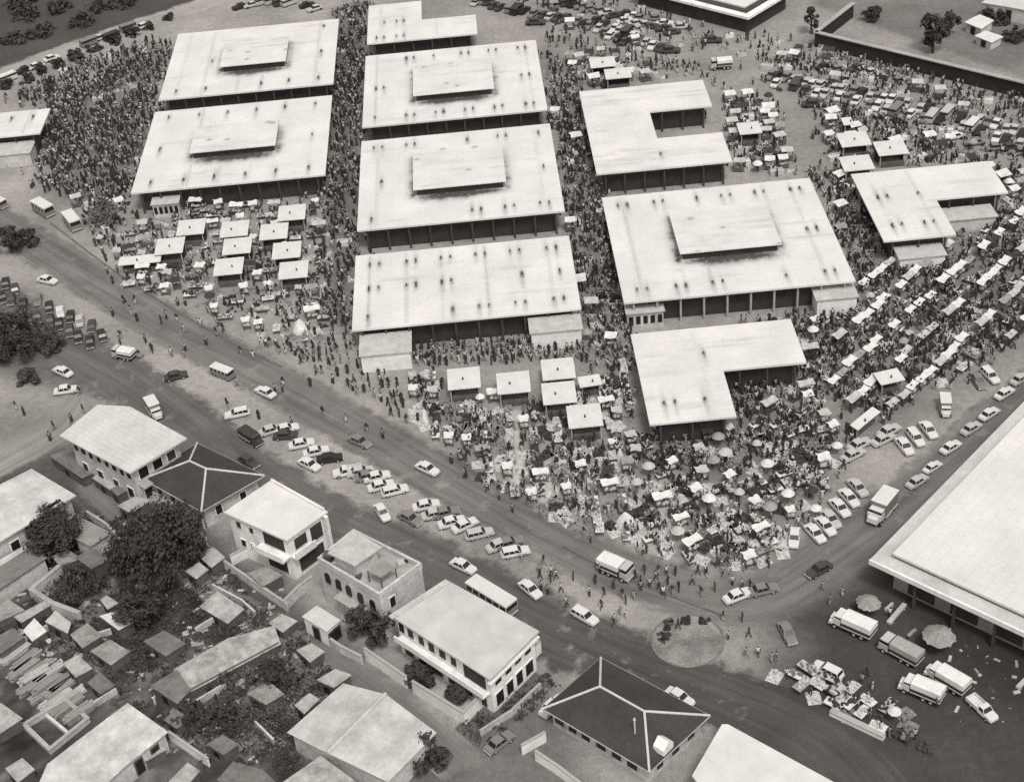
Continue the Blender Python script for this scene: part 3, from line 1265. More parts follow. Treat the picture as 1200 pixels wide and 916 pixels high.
def shed(name, label, px, z, roofm, wallm=PLASTER2, over=.3, cat='shed', tilt=0.0, doors=((SW, .5),), group=None):
    z = z * (.8 if name != 'shanty' else R.uniform(.62, .8))
    if name == 'shanty':
        R.randrange(3)
        roofm = {TIN: OLDTIN[2], TINRUST: OLDTIN[1], TINMID: OLDTIN[0]}.get(roofm, roofm)
        mx_, my_ = sum(a for a, b in px) / len(px), sum(b for a, b in px) / len(px)
        px = [(mx_ + (a - mx_) * 1.28 + R.uniform(-2.2, 2.2), my_ + (b - my_) * 1.22 + R.uniform(-1.6, 1.6)) for a, b in px]
        tilt = R.uniform(-.12, .12)
    hh = House(name, label, cat, px, z, over)
    hh.wall(wallm)
    pl = hh.L(hh.roof)
    xs = [p[0] for p in pl]
    mb = MB().prism(pl, z - .12, z)
    if tilt:
        ys = [p[1] for p in pl]
        for i, (x, y, zz) in enumerate(mb.v):
            mb.v[i] = (x, y, zz + tilt * (y - sum(ys) / len(ys)))
    mb.build('roof', roofm, hh.root)
    for d, t in doors:
        hh.opening(d, t, z * .42, .9, z * .62, WOOD, DARKGLASS, 'door')
    if group:
        hh.root['group'] = group
    return hh


def gable(label, quad_px, ridge_px, ze, zr, roofm, wallm=PLASTER2, name='gabled_house', cap=True, cat='house'):
    """quad: eave corners a0 a1 (one side) then b0 b1 (other side); ridge from between a0,b0 to between a1,b1"""
    a0, a1, b1, b0 = PP(quad_px, ze)
    r0, r1 = PP(ridge_px, zr)
    hh = House(name, label, cat, [a0, a1, b1, b0], ze, .4, world=True)
    hh.wall(wallm, ze - .05)
    A0, A1, B0, B1, R0, R1 = [hh.loc(p) for p in (a0, a1, b0, b1, r0, r1)]
    v = [(*A0, ze), (*A1, ze), (*B1, ze), (*B0, ze), (*R0, zr), (*R1, zr)]
    rf = MB().add(v, [(0, 1, 5, 4), (4, 5, 2, 3), (0, 4, 3), (1, 2, 5), (3, 2, 1, 0)]).build('roof', roofm, hh.root)
    if cap:
        MB().tube((*R0, zr + .04), (*R1, zr + .04), .28, n=6).build('ridge_capping', CLOTHM, rf)
    return hh


gable('wide gabled house with patched grey roof and white ridge below the shop wall', [(402, 800), (336, 858), (455, 916), (512, 858)], [(452, 813), (384, 882)], 3.4, 4.4, M('patched_tin_roof', .47, .16, 2, .3, .24, wave=('X', 2.2), wvar=.08))
h = shed('tin_roofed_house', 'large house with rust stained pale tin roof near the lower left corner', [(55, 895), (91, 867), (149.5, 823), (197, 857), (147, 897), (90, 950), (40, 930)], 4.0, TINRUST, cat='house', doors=((SE, .3), (SE, .7)))
shed('tin_roofed_house', 'small house with grey roof and pale end behind the dark tree near the left edge', [(61, 618), (87, 602), (131, 624), (106, 640)], 3.2, TINMID, cat='house')
shed('tin_roofed_house', 'house with dull grey sloping roof cut off by the left edge', [(-30, 668), (32, 634), (56, 655), (-20, 706)], 3.0, M('dull_roof', .20, .15, 2, .35, .2, wave=('X', 2.2)), cat='house', tilt=-.12)
shed('shanty', 'tiny bright white roofed shanty among the dark trees, front one of two', [(123, 722), (140, 714), (153, 727), (138, 736)], 2.4, CLOTHW, WOOD, .15)
shed('shanty', 'tiny grey roofed shanty among the dark trees, back one of two', [(119, 703), (127, 698), (135, 705), (127, 713)], 2.2, TIN, WOOD, .15)
shed('shanty', 'pale square roofed shanty beside the big dark tree and the lane', [(240, 709), (257, 697.5), (280, 713), (264, 725.5)], 2.6, TIN, WOOD, .2)
shed('shanty', 'small grey shed beside the lane behind the white house', [(234.5, 649), (248.5, 641.5), (262, 654), (249, 661)], 2.4, TIN, WOOD, .15)
shed('small_outhouse', 'small pale outhouse with arched openings beside the lane below the parapeted house', [(353.5, 722), (371, 709), (399, 726), (383, 740)], 3.4, TIN, PLASTER, .15, doors=((SE, .3), (SE, .7), (SW, .5)))
shed('shanty', 'small pale flat roofed shed at the back corner of the gabled house', [(376, 795), (394, 784), (408, 792), (392, 803)], 2.6, TIN, WOOD, .15)
shed('shanty', 'small pale shed left of the patched gabled house', [(346, 826), (360, 814), (370, 820), (356, 834)], 2.4, TIN, WOOD, .15)
shed('shanty', 'grey square roofed shed at the end of the long rubble roof', [(182, 804), (205, 788), (218, 808), (206, 819)], 2.4, TINMID, WOOD, .15)
shed('shanty', 'small pale roofed hut above the stained tin roof', [(77, 776), (92, 769), (105, 781), (90, 791)], 2.5, TIN, WOOD, .15)
shed('shanty', 'long low shed with rubble strewn pale roof pointing at the lane', [(218, 781), (266, 751), (311, 738), (314, 754), (221, 808)], 2.2, M('strewn_roof', .34, .4, 1.2, .5, .3), WOOD, .15)
shed('shanty', 'flat pale roof cut off by the bottom edge below the stained tin roof', [(196, 918), (218, 895), (230, 905), (212, 925)], 2.8, TIN, WOOD, .15)
shed('shanty', 'dull grey roofed house cut off by the bottom edge left of the gabled house', [(262, 914), (278, 896), (303, 902), (318, 918), (290, 940)], 2.8, TINMID, PLASTER2, .2)
shed('shanty', 'pale roofed house cut off by the bottom edge below the gabled house', [(338, 918), (376, 890), (412, 918), (380, 945)], 3.0, TIN, PLASTER2, .2)
shed('shanty', 'small pale roof at the left edge below the plank stacks', [(-20, 838), (2, 826), (21, 841), (-5, 858)], 2.4, TIN, WOOD, .15)
shed('shanty', 'small white topped hut near the left edge above the plank stacks', [(30, 738), (42, 728), (50, 738), (38, 748)], 2.2, CLOTHW, WOOD, .1)
shed('shanty', 'pale open fronted lean to beside the roofless walls', [(58, 728), (66, 717), (82, 728), (78, 738)], 2.3, CLOTHM, WOOD, .1)
shed('shanty', 'broad pale shack roof between the corner building and the lane', [(64, 535), (82, 527), (112, 548), (94, 558)], 2.6, TINMID, WOOD, .15)
shed('shanty', 'narrow tin shack along the lane beside the corner building', [(142, 592), (160, 581), (172, 588), (153, 600)], 2.4, TIN, WOOD, .12)

shed('shanty', 'rusty lean to below the white house balcony, beside its front wall', [(296, 672), (312, 664), (326, 673), (310, 683)], 2.4, TINRUST, WOOD, .12)
shed('shanty', 'small dark tin shed between the corner building and the upper hip roof', [(176, 607), (192, 600), (204, 609), (188, 617)], 2.4, TINMID, WOOD, .12)
shed('shanty', 'pale lean to under the wall of the corner building', [(112, 560), (124, 553), (140, 564), (128, 572)], 2.6, TIN, WOOD, .12)
shed('shanty', 'grey lean to behind the corner building, beside the pale one', [(130, 574), (141, 567), (150, 573), (138, 580)], 2.4, TINMID, WOOD, .12)
shed('shanty', 'small tin roof between the big dark tree and the lane wall', [(222, 668), (234, 661), (243, 667), (231, 675)], 2.2, TIN, WOOD, .12)
shed('shanty', 'dull grey hut roof at the left edge above the plank stacks', [(-10, 752), (14, 738), (26, 747), (2, 763)], 2.2, TINMID, WOOD, .12)
shed('shanty', 'low patched hut below the roofless plot wall', [(84, 744), (100, 734), (114, 744), (98, 756)], 2.2, TINRUST, WOOD, .12)
shed('shanty', 'low grey hut between the plank stacks and the pale roofed hut', [(104, 800), (118, 790), (132, 802), (118, 812)], 2.0, TINMID, WOOD, .12)
shed('shanty', 'pale tin hut at the foot of the foundation grid near the left edge', [(8, 902), (24, 890), (38, 902), (20, 914)], 2.2, TIN, WOOD, .12)
shed('shanty', 'small hut under the weeds between the strewn shed and the tin roofed house', [(196, 842), (208, 834), (220, 842), (208, 852)], 2.0, TINMID, WOOD, .12)

for lab, px, z_, m_ in (('grey roofed hut in the dark yard left of the big tree', [(92, 654), (110, 643), (126, 654), (108, 666)], 2.4, TINMID),
                       ('low rusty roof below the grey roofed house near the left edge', [(62, 652), (78, 644), (90, 652), (74, 662)], 2.2, TINRUST),
                       ('long thin tin roof across the yard below the L shaped wall', [(22, 722), (52, 704), (58, 709), (28, 728)], 2.2, TIN),
                       ('pale patched hut between the plank stacks and the dark weeds', [(112, 762), (130, 751), (146, 763), (128, 775)], 2.2, TINRUST),
                       ('dull roof in the weeds right of the tiny shanties', [(172, 752), (192, 740), (212, 754), (192, 767)], 2.0, TINMID),
                       ('small bright tin roof beside the lane, left of the small outhouse', [(318, 728), (332, 719), (344, 728), (330, 738)], 2.2, TIN),
                       ('rust streaked hut in the waste ground above the gabled house', [(296, 812), (314, 801), (330, 812), (312, 824)], 2.2, TINRUST),
                       ('grey hut beside the short bright wall near the bottom edge', [(246, 872), (262, 862), (276, 872), (260, 883)], 2.2, TINMID),
                       ('pale lean to on the dark side of the stained tin roof', [(160, 880), (178, 869), (190, 878), (172, 890)], 2.2, TIN),
                       ('patched hut at the left edge between the dull sloping roof and the L shaped wall', [(-12, 716), (10, 704), (22, 713), (0, 726)], 2.2, TINRUST),
                       ('tin hut on the lane corner right of the weedy waste ground', [(352, 762), (366, 754), (378, 763), (364, 772)], 2.2, TIN),
                       ('dark dull roof between the lane and the corner building wall', [(150, 632), (168, 621), (182, 632), (164, 643)], 2.3, TINMID)):
    shed('shanty', lab, px, z_, m_, WOOD, .12)
for lab, px in (('broken low wall in the weeds above the strewn shed', [(230, 742), (256, 726)]), ('broken low wall in front of the tiny shanties', [(100, 752), (132, 742)]), ('low crooked wall below the strewn shed', [(232, 826), (262, 808), (292, 800)]),
                ('low wall along the top of the plank stacks', [(14, 762), (60, 736)]), ('low wall between the hut and the stained tin roof', [(112, 828), (138, 812)]), ('low wall down the waste ground towards the bottom edge', [(300, 850), (322, 872)]),
                ('yard wall right of the big dark tree beside the pale square shanty', [(250, 690), (284, 708), (300, 722)]), ('low wall under the dark tree near the left edge', [(84, 672), (112, 690)])):
    yard_wall(lab, px, .9, PLASTER2, .22, 'yard_wall', coping=False)

# walls of unroofed and yard plots
yard_wall('bright L shaped wall of a roofless plot near the left edge', [(74, 672), (40, 700), (64, 716), (96, 728)], 1.5, PLASTER2, .5)
for i, (lab, px) in enumerate((('low dark walled foundation grid beside the stained tin roof', [(30, 853), (78, 824), (104, 846), (60, 882), (30, 853)]),
                               ('cross wall dividing the foundation grid', [(54, 839), (84, 864)]))):
    yard_wall(lab, px, .7 if i == 0 else .55, PLASTER2, .35, 'foundation_wall', coping=i == 0)
yard_wall('pale yard wall running down the lane from the white house', [(262, 664), (300, 690), (338, 716)], 1.3, PLASTER2)
yard_wall('white front yard wall below the white house balcony', [(272, 662), (292, 652), (330, 668)], 1.6, PLASTER)
yard_wall('pale yard wall between the white house and the parapeted house', [(335, 715), (352, 698), (368, 686)], 1.6, PLASTER2)
yard_wall('pale lane wall below the small outhouse', [(360, 737), (400, 765), (425, 778)], 1.3, PLASTER2)
yard_wall('bright wall along the front of the upper hip roofed house', [(160, 574), (200, 597), (240, 620)], 1.6, PLASTER)
yard_wall('short bright wall right of the stained tin roof', [(200, 866), (246, 898)], 1.3, PLASTER)
yard_wall('thin pale wall along the upper edge of the lane', [(104, 607), (126, 621), (160, 655)], 1.2, PLASTER2)
yard_wall('pale yard wall beside the big dark tree', [(244, 640), (224, 622), (205, 608)], 1.4, PLASTER2)
yard_wall('low pale fence wall across the grey garden beside the shop', [(563, 862), (600, 838), (634, 806)], .8, PLASTER2)

# stacks of planks in the timber yard at the left edge
k = 0
ang0 = rad(-45)
for row in range(3):
    for j in range(5):
        x, y = P(22 + j * 14 + row * 10 - 4, 768 + j * 8 + row * 18 + R.uniform(-2, 2))
        mb = MB()
        for l in range(R.randint(2, 4)):
            for s in range(3):
                mb.box(R.uniform(-.1, .1), (s - 1) * .42, .12 + l * .22, R.uniform(3.2, 4.4), .36, .18, R.uniform(-.03, .03))
        o = mb.build('plank_stack', [M('fresh_timber', .42, .2, 3, .6, .2), TINMID, M('old_timber', .28, .25, 3, .6, .2)][k % 3])
        o.location = (x, y, 0)
        o.rotation_euler = (0, 0, rad(45) + R.uniform(-.1, .1))
        tag(o, ['bright stack of sawn planks in the timber yard at the left edge', 'grey stack of planks in the timber yard at the left edge', 'brown stack of old planks in the timber yard at the left edge'][k % 3], 'plank stack',
            ['bright plank stacks', 'grey plank stacks', 'brown plank stacks'][k % 3])
        block(rectpoly(x, y, 2.2, .8, rad(45)))
        k += 1

# ------------------------------------------------------------------ big warehouse, right
WZ = 5.6
cx, cy = P(1046, 648, WZ)
d1 = Vector((math.cos(rad(-45)), math.sin(rad(-45))))
d2 = Vector((math.cos(rad(45)), math.sin(rad(45))))
C0 = Vector((cx, cy))


def wq(a, b):
    q = C0 + d1 * a + d2 * b
    return (q.x, q.y)


h = House('warehouse', 'huge white roofed warehouse with pale canopy edge at the right', 'building', [wq(0, 0), wq(60, 0), wq(60, 70), wq(0, 70)], WZ, .3, world=True)
h.wall(M('warehouse_wall', .3, .15, 2, .4, .15), WZ - .2)
h.flat(M('warehouse_roof', .63, .15, 6.5, .12, .10, brick=(.2, .05)), .3)
can = ccw([wq(-1.9, -1.7), wq(60, -1.7), wq(60, 0.2), wq(.2, .2), wq(.2, 70), wq(-1.9, 70)])
MB().prism(h.L(can), WZ - 1.05, WZ - .75).build('canopy', M('canopy_lid', .50, .12, 2, .3, .14), h.root)
MB().prism(h.L(ccw([wq(-1.9, -2.0), wq(60, -2.0), wq(60, -1.72), wq(-1.9, -1.72)])), WZ - 1.3, WZ - .65).build('fascia', PLASTER, h.root)
block(ccw([wq(-2, -2), wq(60, -2), wq(60, 70), wq(-2, 70)]))
for k in range(9):
    p = h.loc(wq(4 + k * 5, -1.4))
    MB().box(p[0], p[1], (WZ - 1.05) / 2, .3, .3, WZ - 1.05).build('canopy_pillar', HALLWALL, h.root)
for k in range(8):
    p = h.loc(wq(4 + k * 5.5, .25))
    MB().box(p[0], p[1], 2.2, 3.4, .16, 3.6, rad(-45) - h.rz).build('door', SHUTTER, h.root)

# far building at the top edge
TZ = 3.8
q = Vector(P(877, 21, TZ))
a_, b_ = d1, d2
far = [q, q + d2 * 16, q + d2 * 16 - d1 * 30, q - d1 * 30]
h = House('far_store_building', 'far flat roofed building with white edge at the top of the photo', 'building', [(p.x, p.y) for p in far], TZ, 1.0, world=True)
h.wall(M('far_wall', .045, .2, 2, .4, .2), TZ - .3)
h.flat(PLASTER, .5)
MB().prism(h.L(offset(h.roof, 1.6)), TZ - .1, TZ + .25).build('inner_roof', HALLWALL, h.root)
MB().prism(h.L(offset(h.roof, 3.0)), TZ + .2, TZ + .55).build('raised_roof', ROOFW, h.root)

# walled compound at the top right
cw = PP([(1000, 3), (956, 37), (1200, 96)], 3.2)
root = empty('compound_wall', (*cw[1], 0))
tag(root, 'long pale topped compound wall at the top right with dark face', 'wall')
mb, mc = MB(), MB()
ox, oy = cw[1]
e1 = (Vector(cw[2]) - Vector(cw[1])).normalized()
cw[2] = tuple(Vector(cw[1]) + e1 * 75)
for p, q in zip(cw, cw[1:]):
    L_ = math.hypot(q[0] - p[0], q[1] - p[1])
    an = math.atan2(q[1] - p[1], q[0] - p[0])
    mb.box((p[0] + q[0]) / 2 - ox, (p[1] + q[1]) / 2 - oy, 1.5, L_, .3, 3.0, an)
    mc.box((p[0] + q[0]) / 2 - ox, (p[1] + q[1]) / 2 - oy, 3.1, L_ + .4, 1.0, .2, an)
    block(rectpoly((p[0] + q[0]) / 2, (p[1] + q[1]) / 2, L_ / 2, .8, an))
mb.build('wall', M('dark_brick', .035, .2, 2, .4, .2, brick=(2, .25)), root)
mc.build('coping', CONCRETE, root)
shed('compound_house', 'pale roofed house inside the walled compound at the top right corner', [(1150, 3), (1180, -14), (1230, 2), (1215, 14)], 4, TIN, PLASTER2, cat='house')
shed('compound_house', 'low white slab roof inside the walled compound behind the tall tree', [(1130, 26), (1148, 17), (1165, 24), (1150, 34)], 2.6, CLOTHW, PLASTER2, cat='house')
shed('compound_house', 'small white slab roof inside the walled compound beside the low slab', [(1142, 42), (1155, 36), (1176, 43), (1162, 50)], 2.2, CLOTHW, PLASTER2, cat='house')


# ------------------------------------------------------------------ trees and shrubs
def tree(name, label, px, py, hgt, r, leaf, clumps=26, leaves=60, trunk=.35, cat='tree', squash=.75, base=None, group=None, lsize=.27):
    x, y = base or P(px, py)
    root = empty(name, (x, y, 0), R.uniform(0, 6))
    tag(root, label, cat, group)
    block(rectpoly(x, y, max(.5, r * .45), max(.5, r * .45)))
    rr = random.Random(int(px * 31 + py))
    th = max(.3, hgt - r * squash * 1.5)
    mb = MB()
    mb.tube((0, 0, 0), (.1, .05, th * .6), trunk, trunk * .75, 8)
    mb.tube((.1, .05, th * .58), (0, .15, hgt - r * squash), trunk * .75, trunk * .35, 8)
    cent = []
    for i in range(clumps):
        while True:
            p = Vector((rr.uniform(-1, 1), rr.uniform(-1, 1), rr.uniform(-.8, 1)))
            if .35 < p.length < 1:
                break
        q = Vector((p.x * r, p.y * r, hgt - r * squash + p.z * r * squash))
        cent.append((q, r * rr.uniform(.20, .38)))
    for q, cr in cent[:9]:
        mb.tube((.05, .1, th * .7), tuple(q), trunk * .4, .05, 5)
    mb.build('trunk', BARK, root)
    v, f = [], []
    for q, cr in cent:
        for _ in range(int(leaves * (1.4 if lsize < .3 else 1))):
            d = Vector((rr.gauss(0, 1), rr.gauss(0, 1), rr.gauss(0, 1))).normalized() * cr * rr.uniform(.3, 1.1)
            c = q + d
            nrm = (d.normalized() + Vector((rr.uniform(-1, 1), rr.uniform(-1, 1), rr.uniform(0, 1.2)))).normalized()
            u = nrm.orthogonal().normalized()
            t = nrm.cross(u)
            s = lsize * rr.uniform(.6, 1.3)
            k = len(v)
            v += [tuple(c + u * s), tuple(c + t * s * .6), tuple(c - u * s), tuple(c - t * s * .6)]
            f.append((k, k + 1, k + 2, k + 3))
    MB().add(v, f).build('crown', leaf, root)
    return root


tree('broadleaf_tree', 'largest dark broad tree in the yards left of the white house', 192, 672, 9, 5.6, LEAF, 60, 90, .5)
tree('broadleaf_tree', 'dark tree at the back of the big yard tree, beside the bright wall', 214, 640, 6.5, 3.2, LEAF, 30, 70, .35)
tree('broadleaf_tree', 'dark tree hanging over the grey roofed house near the left edge', 66, 646, 6, 3.6, LEAF, 36, 80, .35)
tree('broadleaf_tree', 'dark tree among the tiny shanties in the lower left yards', 100, 700, 4.5, 2.6, LEAF, 24, 60, .3)
tree('broadleaf_tree', 'dark tree standing right of the tiny shanties', 165, 730, 5, 3.0, LEAF, 28, 60, .3)
tree('broadleaf_tree', 'dark leafy tree between the parapeted house and the shop yard', 436, 750, 4.6, 2.6, LEAF, 26, 70, .25)
tree('yard_bush', 'dark round bush inside the shop yard beside the gate', 496, 796, 2.2, 1.8, LEAF, 18, 60, .12, 'bush')
tree('yard_bush', 'small round dark tree in front of the shop at the yard corner', 538, 822, 2.6, 1.3, LEAF, 14, 60, .12, 'bush')
tree('broadleaf_tree', 'bushy tree outside the shop yard corner near the bottom edge', 505, 892, 3.5, 2.4, LEAF, 22, 60, .2)
tree('broadleaf_tree', 'big dark tree at the left edge below the double row of parked cars', 22, 412, 6.5, 4.6, LEAF, 40, 80, .4)
tree('broadleaf_tree', 'mid sized tree right of the big one at the left edge', 58, 412, 3.6, 2.4, LEAF2, 22, 60, .25)
tree('yard_bush', 'low pale bush below the big left edge tree', 36, 448, 2.0, 2.0, LEAF2, 18, 60, .12, 'bush')
tree('broadleaf_tree', 'round grey green tree at the corner below the square left hall', 124, 262, 4.6, 2.7, LEAF3, 24, 70, .25)
tree('broadleaf_tree', 'dark tree at the left edge beside the parked buses', 14, 296, 4.6, 2.6, LEAF, 22, 60, .25)
tree('broadleaf_tree', 'small dark tree below the two parked buses', 36, 288, 3, 1.8, LEAF, 16, 60, .2)
tree('tall_tree', 'tall dark tree inside the walled compound at the top right', 1093, 62, 8.5, 2.6, LEAF, 30, 70, .35, squash=1.4)
tree('tall_tree', 'shorter dark tree beside the tall tree in the walled compound', 1112, 42, 4.5, 2.0, LEAF, 18, 60, .25)
tree('yard_bush', 'small dark bush near the corner of the walled compound', 1021, 24, 3.2, 2.0, LEAF, 16, 60, .15, 'bush')
tree('yard_bush', 'dark rounded bush in front of the compound house at the top right corner', 1168, 24, 2.6, 3.0, LEAF, 22, 60, .15, 'bush')
tree('yard_bush', 'dark bush beside the white slab roof in the walled compound', 1190, 46, 2.2, 2.4, LEAF, 18, 60, .15, 'bush')
tree('tall_tree', 'slim dark tree outside the corner of the compound wall', 951, 40, 6.5, 1.4, LEAF, 18, 60, .25, squash=2)
tree('yard_bush', 'dark bush in the waste ground below the strewn shed', 262, 850, 2.4, 2.2, LEAF, 20, 60, .15, 'bush')
tree('yard_bush', 'dark bush at the right end of the stained tin roof', 226, 846, 2.0, 2.0, LEAF, 18, 60, .15, 'bush')
tree('yard_bush', 'dark bush beside the lane right of the strewn shed', 330, 800, 2.6, 2.4, LEAF, 22, 60, .15, 'bush')
tree('yard_bush', 'pale leafy bush left of the small sheds by the gabled house', 345, 796, 2.0, 1.6, LEAF3, 16, 60, .12, 'bush')
tree('yard_bush', 'grey weedy bush in the waste ground right of the strewn shed', 282, 800, 1.8, 2.2, LEAF2, 18, 60, .12, 'bush')
tree('yard_bush', 'weedy bush in the waste ground nearest the gabled house', 300, 838, 1.6, 2.0, LEAF2, 18, 60, .12, 'bush')
# planting on the roundabout and beside it
for i, (px, py, r, lab) in enumerate(((785, 733, 1.5, 'low dark shrub at the back left of the roundabout island'), (806, 728, 1.2, 'low dark shrub at the back of the roundabout island'),
                                      (777, 745, 1.3, 'low dark shrub at the left of the roundabout island'), (826, 728, 1.1, 'low dark shrub at the back right of the roundabout island'))):
    tree('island_shrub', lab, px, py, .6, r * .6, LEAF, 10, 50, .08, 'shrub', lsize=.2)
for i in range(10):
    t = i / 9
    px, py = 8 + 190 * t, 102 - 78 * t
    tree('roadside_bush', 'dark bush along the far dirt road at the top left', px + R.uniform(-3, 3), py + R.uniform(-1, 3), R.uniform(1.4, 2.2), R.uniform(1.0, 1.9), LEAF, 12, 30, .12, 'bush', group='bushes along the far dirt road', lsize=.5)
for px, py, r in ((30, 20, 5), (70, 12, 4), (12, 50, 4.5), (52, 40, 5), (95, 28, 4), (120, 10, 4), (150, 5, 4), (24, 5, 5)):
    tree('scrub_bush', 'dark scrub bush in the waste land at the top left corner', px, py, 1.5, r * .8, LEAF, 22, 20, .1, 'bush', squash=.3, group='scrub bushes in the corner waste land', lsize=.55)

# two round thatched sun shades in the lorry yard
for lab, px, py, r in (('smaller round thatched shade behind the lorries, next to the white lorry', 1018, 703, 1.45), ('larger round thatched shade behind the lorries, nearer the warehouse', 1101, 742, 1.9)):
    x, y = P(px, py, 2.6)
    root = empty('thatched_shade', (x, y, 0))
    tag(root, lab, 'sun shade')
    block(rectpoly(x, y, r * .6, r * .6))
    MB().cyl(0, 0, 0, 2.9, .12, .1, 8).build('pole', WOOD, root)
    n = 44
    v = [(0, 0, 3.1)]
    for ring_, zz in ((.4, 2.85), (.75, 2.5), (1, 2.2)):
        for i in range(n):
            t = 2 * PI * i / n
            q = r * ring_ * (1 + (R.uniform(-.09, .05) if ring_ == 1 else 0)) * (.86 if ring_ == 1 and 0 < i < 4 else 1)
            v.append((q * math.cos(t), q * math.sin(t), zz + R.uniform(-.06, .06)))
    f = [(0, 1 + i, 1 + (i + 1) % n) for i in range(n)]
    for k in range(2):
        f += [(1 + k * n + i, 1 + (k + 1) * n + i, 1 + (k + 1) * n + (i + 1) % n, 1 + k * n + (i + 1) % n) for i in range(n)]
    o = MB().add(v, f).build('thatch', THATCH, root)
    so_ = o.modifiers.new('thickness', 'SOLIDIFY')
    so_.thickness = .15


# ------------------------------------------------------------------ vehicles
def proto(name):
    return bpy.data.objects.new(name, None)


def part(parent, name, mb, mats, bevel=0):
    o = mb.build(name, mats, None, lk=False, bevel=bevel)
    o.parent = parent
    kid(parent, o)
    return o


def hull(mb, st, z0=.3, belt=.58):
    rings = []
    for x, hw, zt in st:
        rings.append([(x, -hw * .94, z0), (x, -hw, z0 + .14), (x, -hw, belt), (x, -hw * .93, zt), (x, hw * .93, zt), (x, hw, belt), (x, hw, z0 + .14), (x, hw * .94, z0)])
    return mb.loft(rings)


def cabin(mb, xb0, xb1, xt0, xt1, zb, zt, wb, wt):
    vs = [(xb0, -wb, zb), (xb1, -wb, zb), (xb1, wb, zb), (xb0, wb, zb), (xt0, -wt, zt), (xt1, -wt, zt), (xt1, wt, zt), (xt0, wt, zt)]
    return mb.add(vs, [(3, 2, 1, 0), (4, 5, 6, 7), (0, 1, 5, 4), (1, 2, 6, 5), (2, 3, 7, 6), (3, 0, 4, 7)])


def pillars(mb, xb0, xb1, xt0, xt1, zb, zt, wb, wt, mid=(.5,)):
    for s in (-1, 1):
        mb.tube((xb0, s * wb, zb), (xt0, s * wt, zt), .055, n=4)
        mb.tube((xb1, s * wb, zb), (xt1, s * wt, zt), .05, n=4)
        for t in mid:
            mb.tube((xb0 + (xb1 - xb0) * t, s * (wb + .01), zb), (xt0 + (xt1 - xt0) * t, s * (wt + .01), zt), .05, n=4)
    return mb


def wheels(root, xs, y, r, wd=.2):
    for x in xs:
        for s in (-1, 1):
            wp_ = part(root, 'wheel', MB().wheel(x, s * y, r, r, wd, 12), TYRE)
            part(wp_, 'hub', MB().wheel(x, s * (y + wd * .52), r, r * .5, .03, 8), CHROME)


def saloon(paint, estate=False):
    r = proto('saloon_car' if not estate else 'estate_car')
    p = PAINTED[paint]
    st = [(-2.15, .66, .70), (-2.05, .76, .84), (-1.2, .82, .92), (.85, .82, .92), (1.7, .78, .86), (2.05, .74, .80), (2.15, .66, .66)]
    part(r, 'body', hull(MB(), st), p)
    a = (-1.95, .95, -1.75, .35) if estate else (-1.4, .95, -.95, .35)
    zb, zt = .89, 1.38
    part(r, 'windows', cabin(MB(), *a, zb, zt, .74, .62), GLASS)
    rf = pillars(MB(), *a, zb, zt, .745, .625, (.5,) if not estate else (.35, .68))
    rf.box((a[2] + a[3]) / 2, 0, zt + .02, a[3] - a[2] + .1, 1.3, .07)
    part(r, 'roof', rf, p)
    for x in (-2.2, 2.2):
        part(r, 'bumper', MB().box(x, 0, .45, .1, 1.5, .14), CHROME)
    for s in (-1, 1):
        part(r, 'headlight', MB().tube((2.1, s * .55, .62), (2.19, s * .55, .62), .1, .1, 8), CHROME)
    wheels(r, (-1.3, 1.3), .7, .31)
    return r


def pickup(paint):
    r = proto('pickup_truck')
    p = PAINTED[paint]
    part(r, 'body', hull(MB(), [(-.2, .84, .98), (.9, .84, .98), (1.9, .80, .9), (2.2, .74, .86), (2.3, .66, .7)]), p)
    mb = MB().box(-1.35, 0, .62, 2.3, 1.7, .1).box(-1.35, -.82, .9, 2.3, .07, .6).box(-1.35, .82, .9, 2.3, .07, .6).box(-2.47, 0, .9, .07, 1.6, .6).box(-.23, 0, .9, .07, 1.6, .6)
    part(r, 'cargo_bed', mb, p)
    part(r, 'windows', cabin(MB(), -.15, 1.05, -.05, .6, .96, 1.5, .76, .66), GLASS)
    part(r, 'roof', pillars(MB(), -.15, 1.05, -.05, .6, .96, 1.5, .765, .665, ()).box(.27, 0, 1.52, .78, 1.36, .07), p)
    wheels(r, (-1.5, 1.45), .74, .34)
    return r


def minibus(paint, paint2):
    r = proto('minibus')
    st = [(-2.3, .8, 1.95), (-2.2, .88, 2.05), (1.9, .88, 2.05), (2.15, .84, 1.95)]
    rings = [[(x, -hw, .35), (x, -hw, 1.2), (x, hw, 1.2), (x, hw, .35)] for x, hw, zt in [(-2.3, .86, 0), (1.9, .88, 0), (2.35, .8, 0)]]
    part(r, 'body', MB().loft(rings), PAINTED[paint2])
    rings = [[(x, -hw, 1.2), (x, -hw * .94, 1.78), (x, hw * .94, 1.78), (x, hw, 1.2)] for x, hw in [(-2.27, .83), (1.85, .85), (2.2, .76)]]
    part(r, 'windows', MB().loft(rings), GLASS)
    mb = MB().box(-.08, 0, 1.86, 4.4, 1.72, .16)
    for x in (-2.2, -1.3, -.4, .5, 1.4):
        for s in (-1, 1):
            mb.box(x, s * .84, 1.5, .1, .05, .6)
    part(r, 'roof', mb, PAINTED[paint])
    wheels(r, (-1.45, 1.45), .78, .34)
    return r


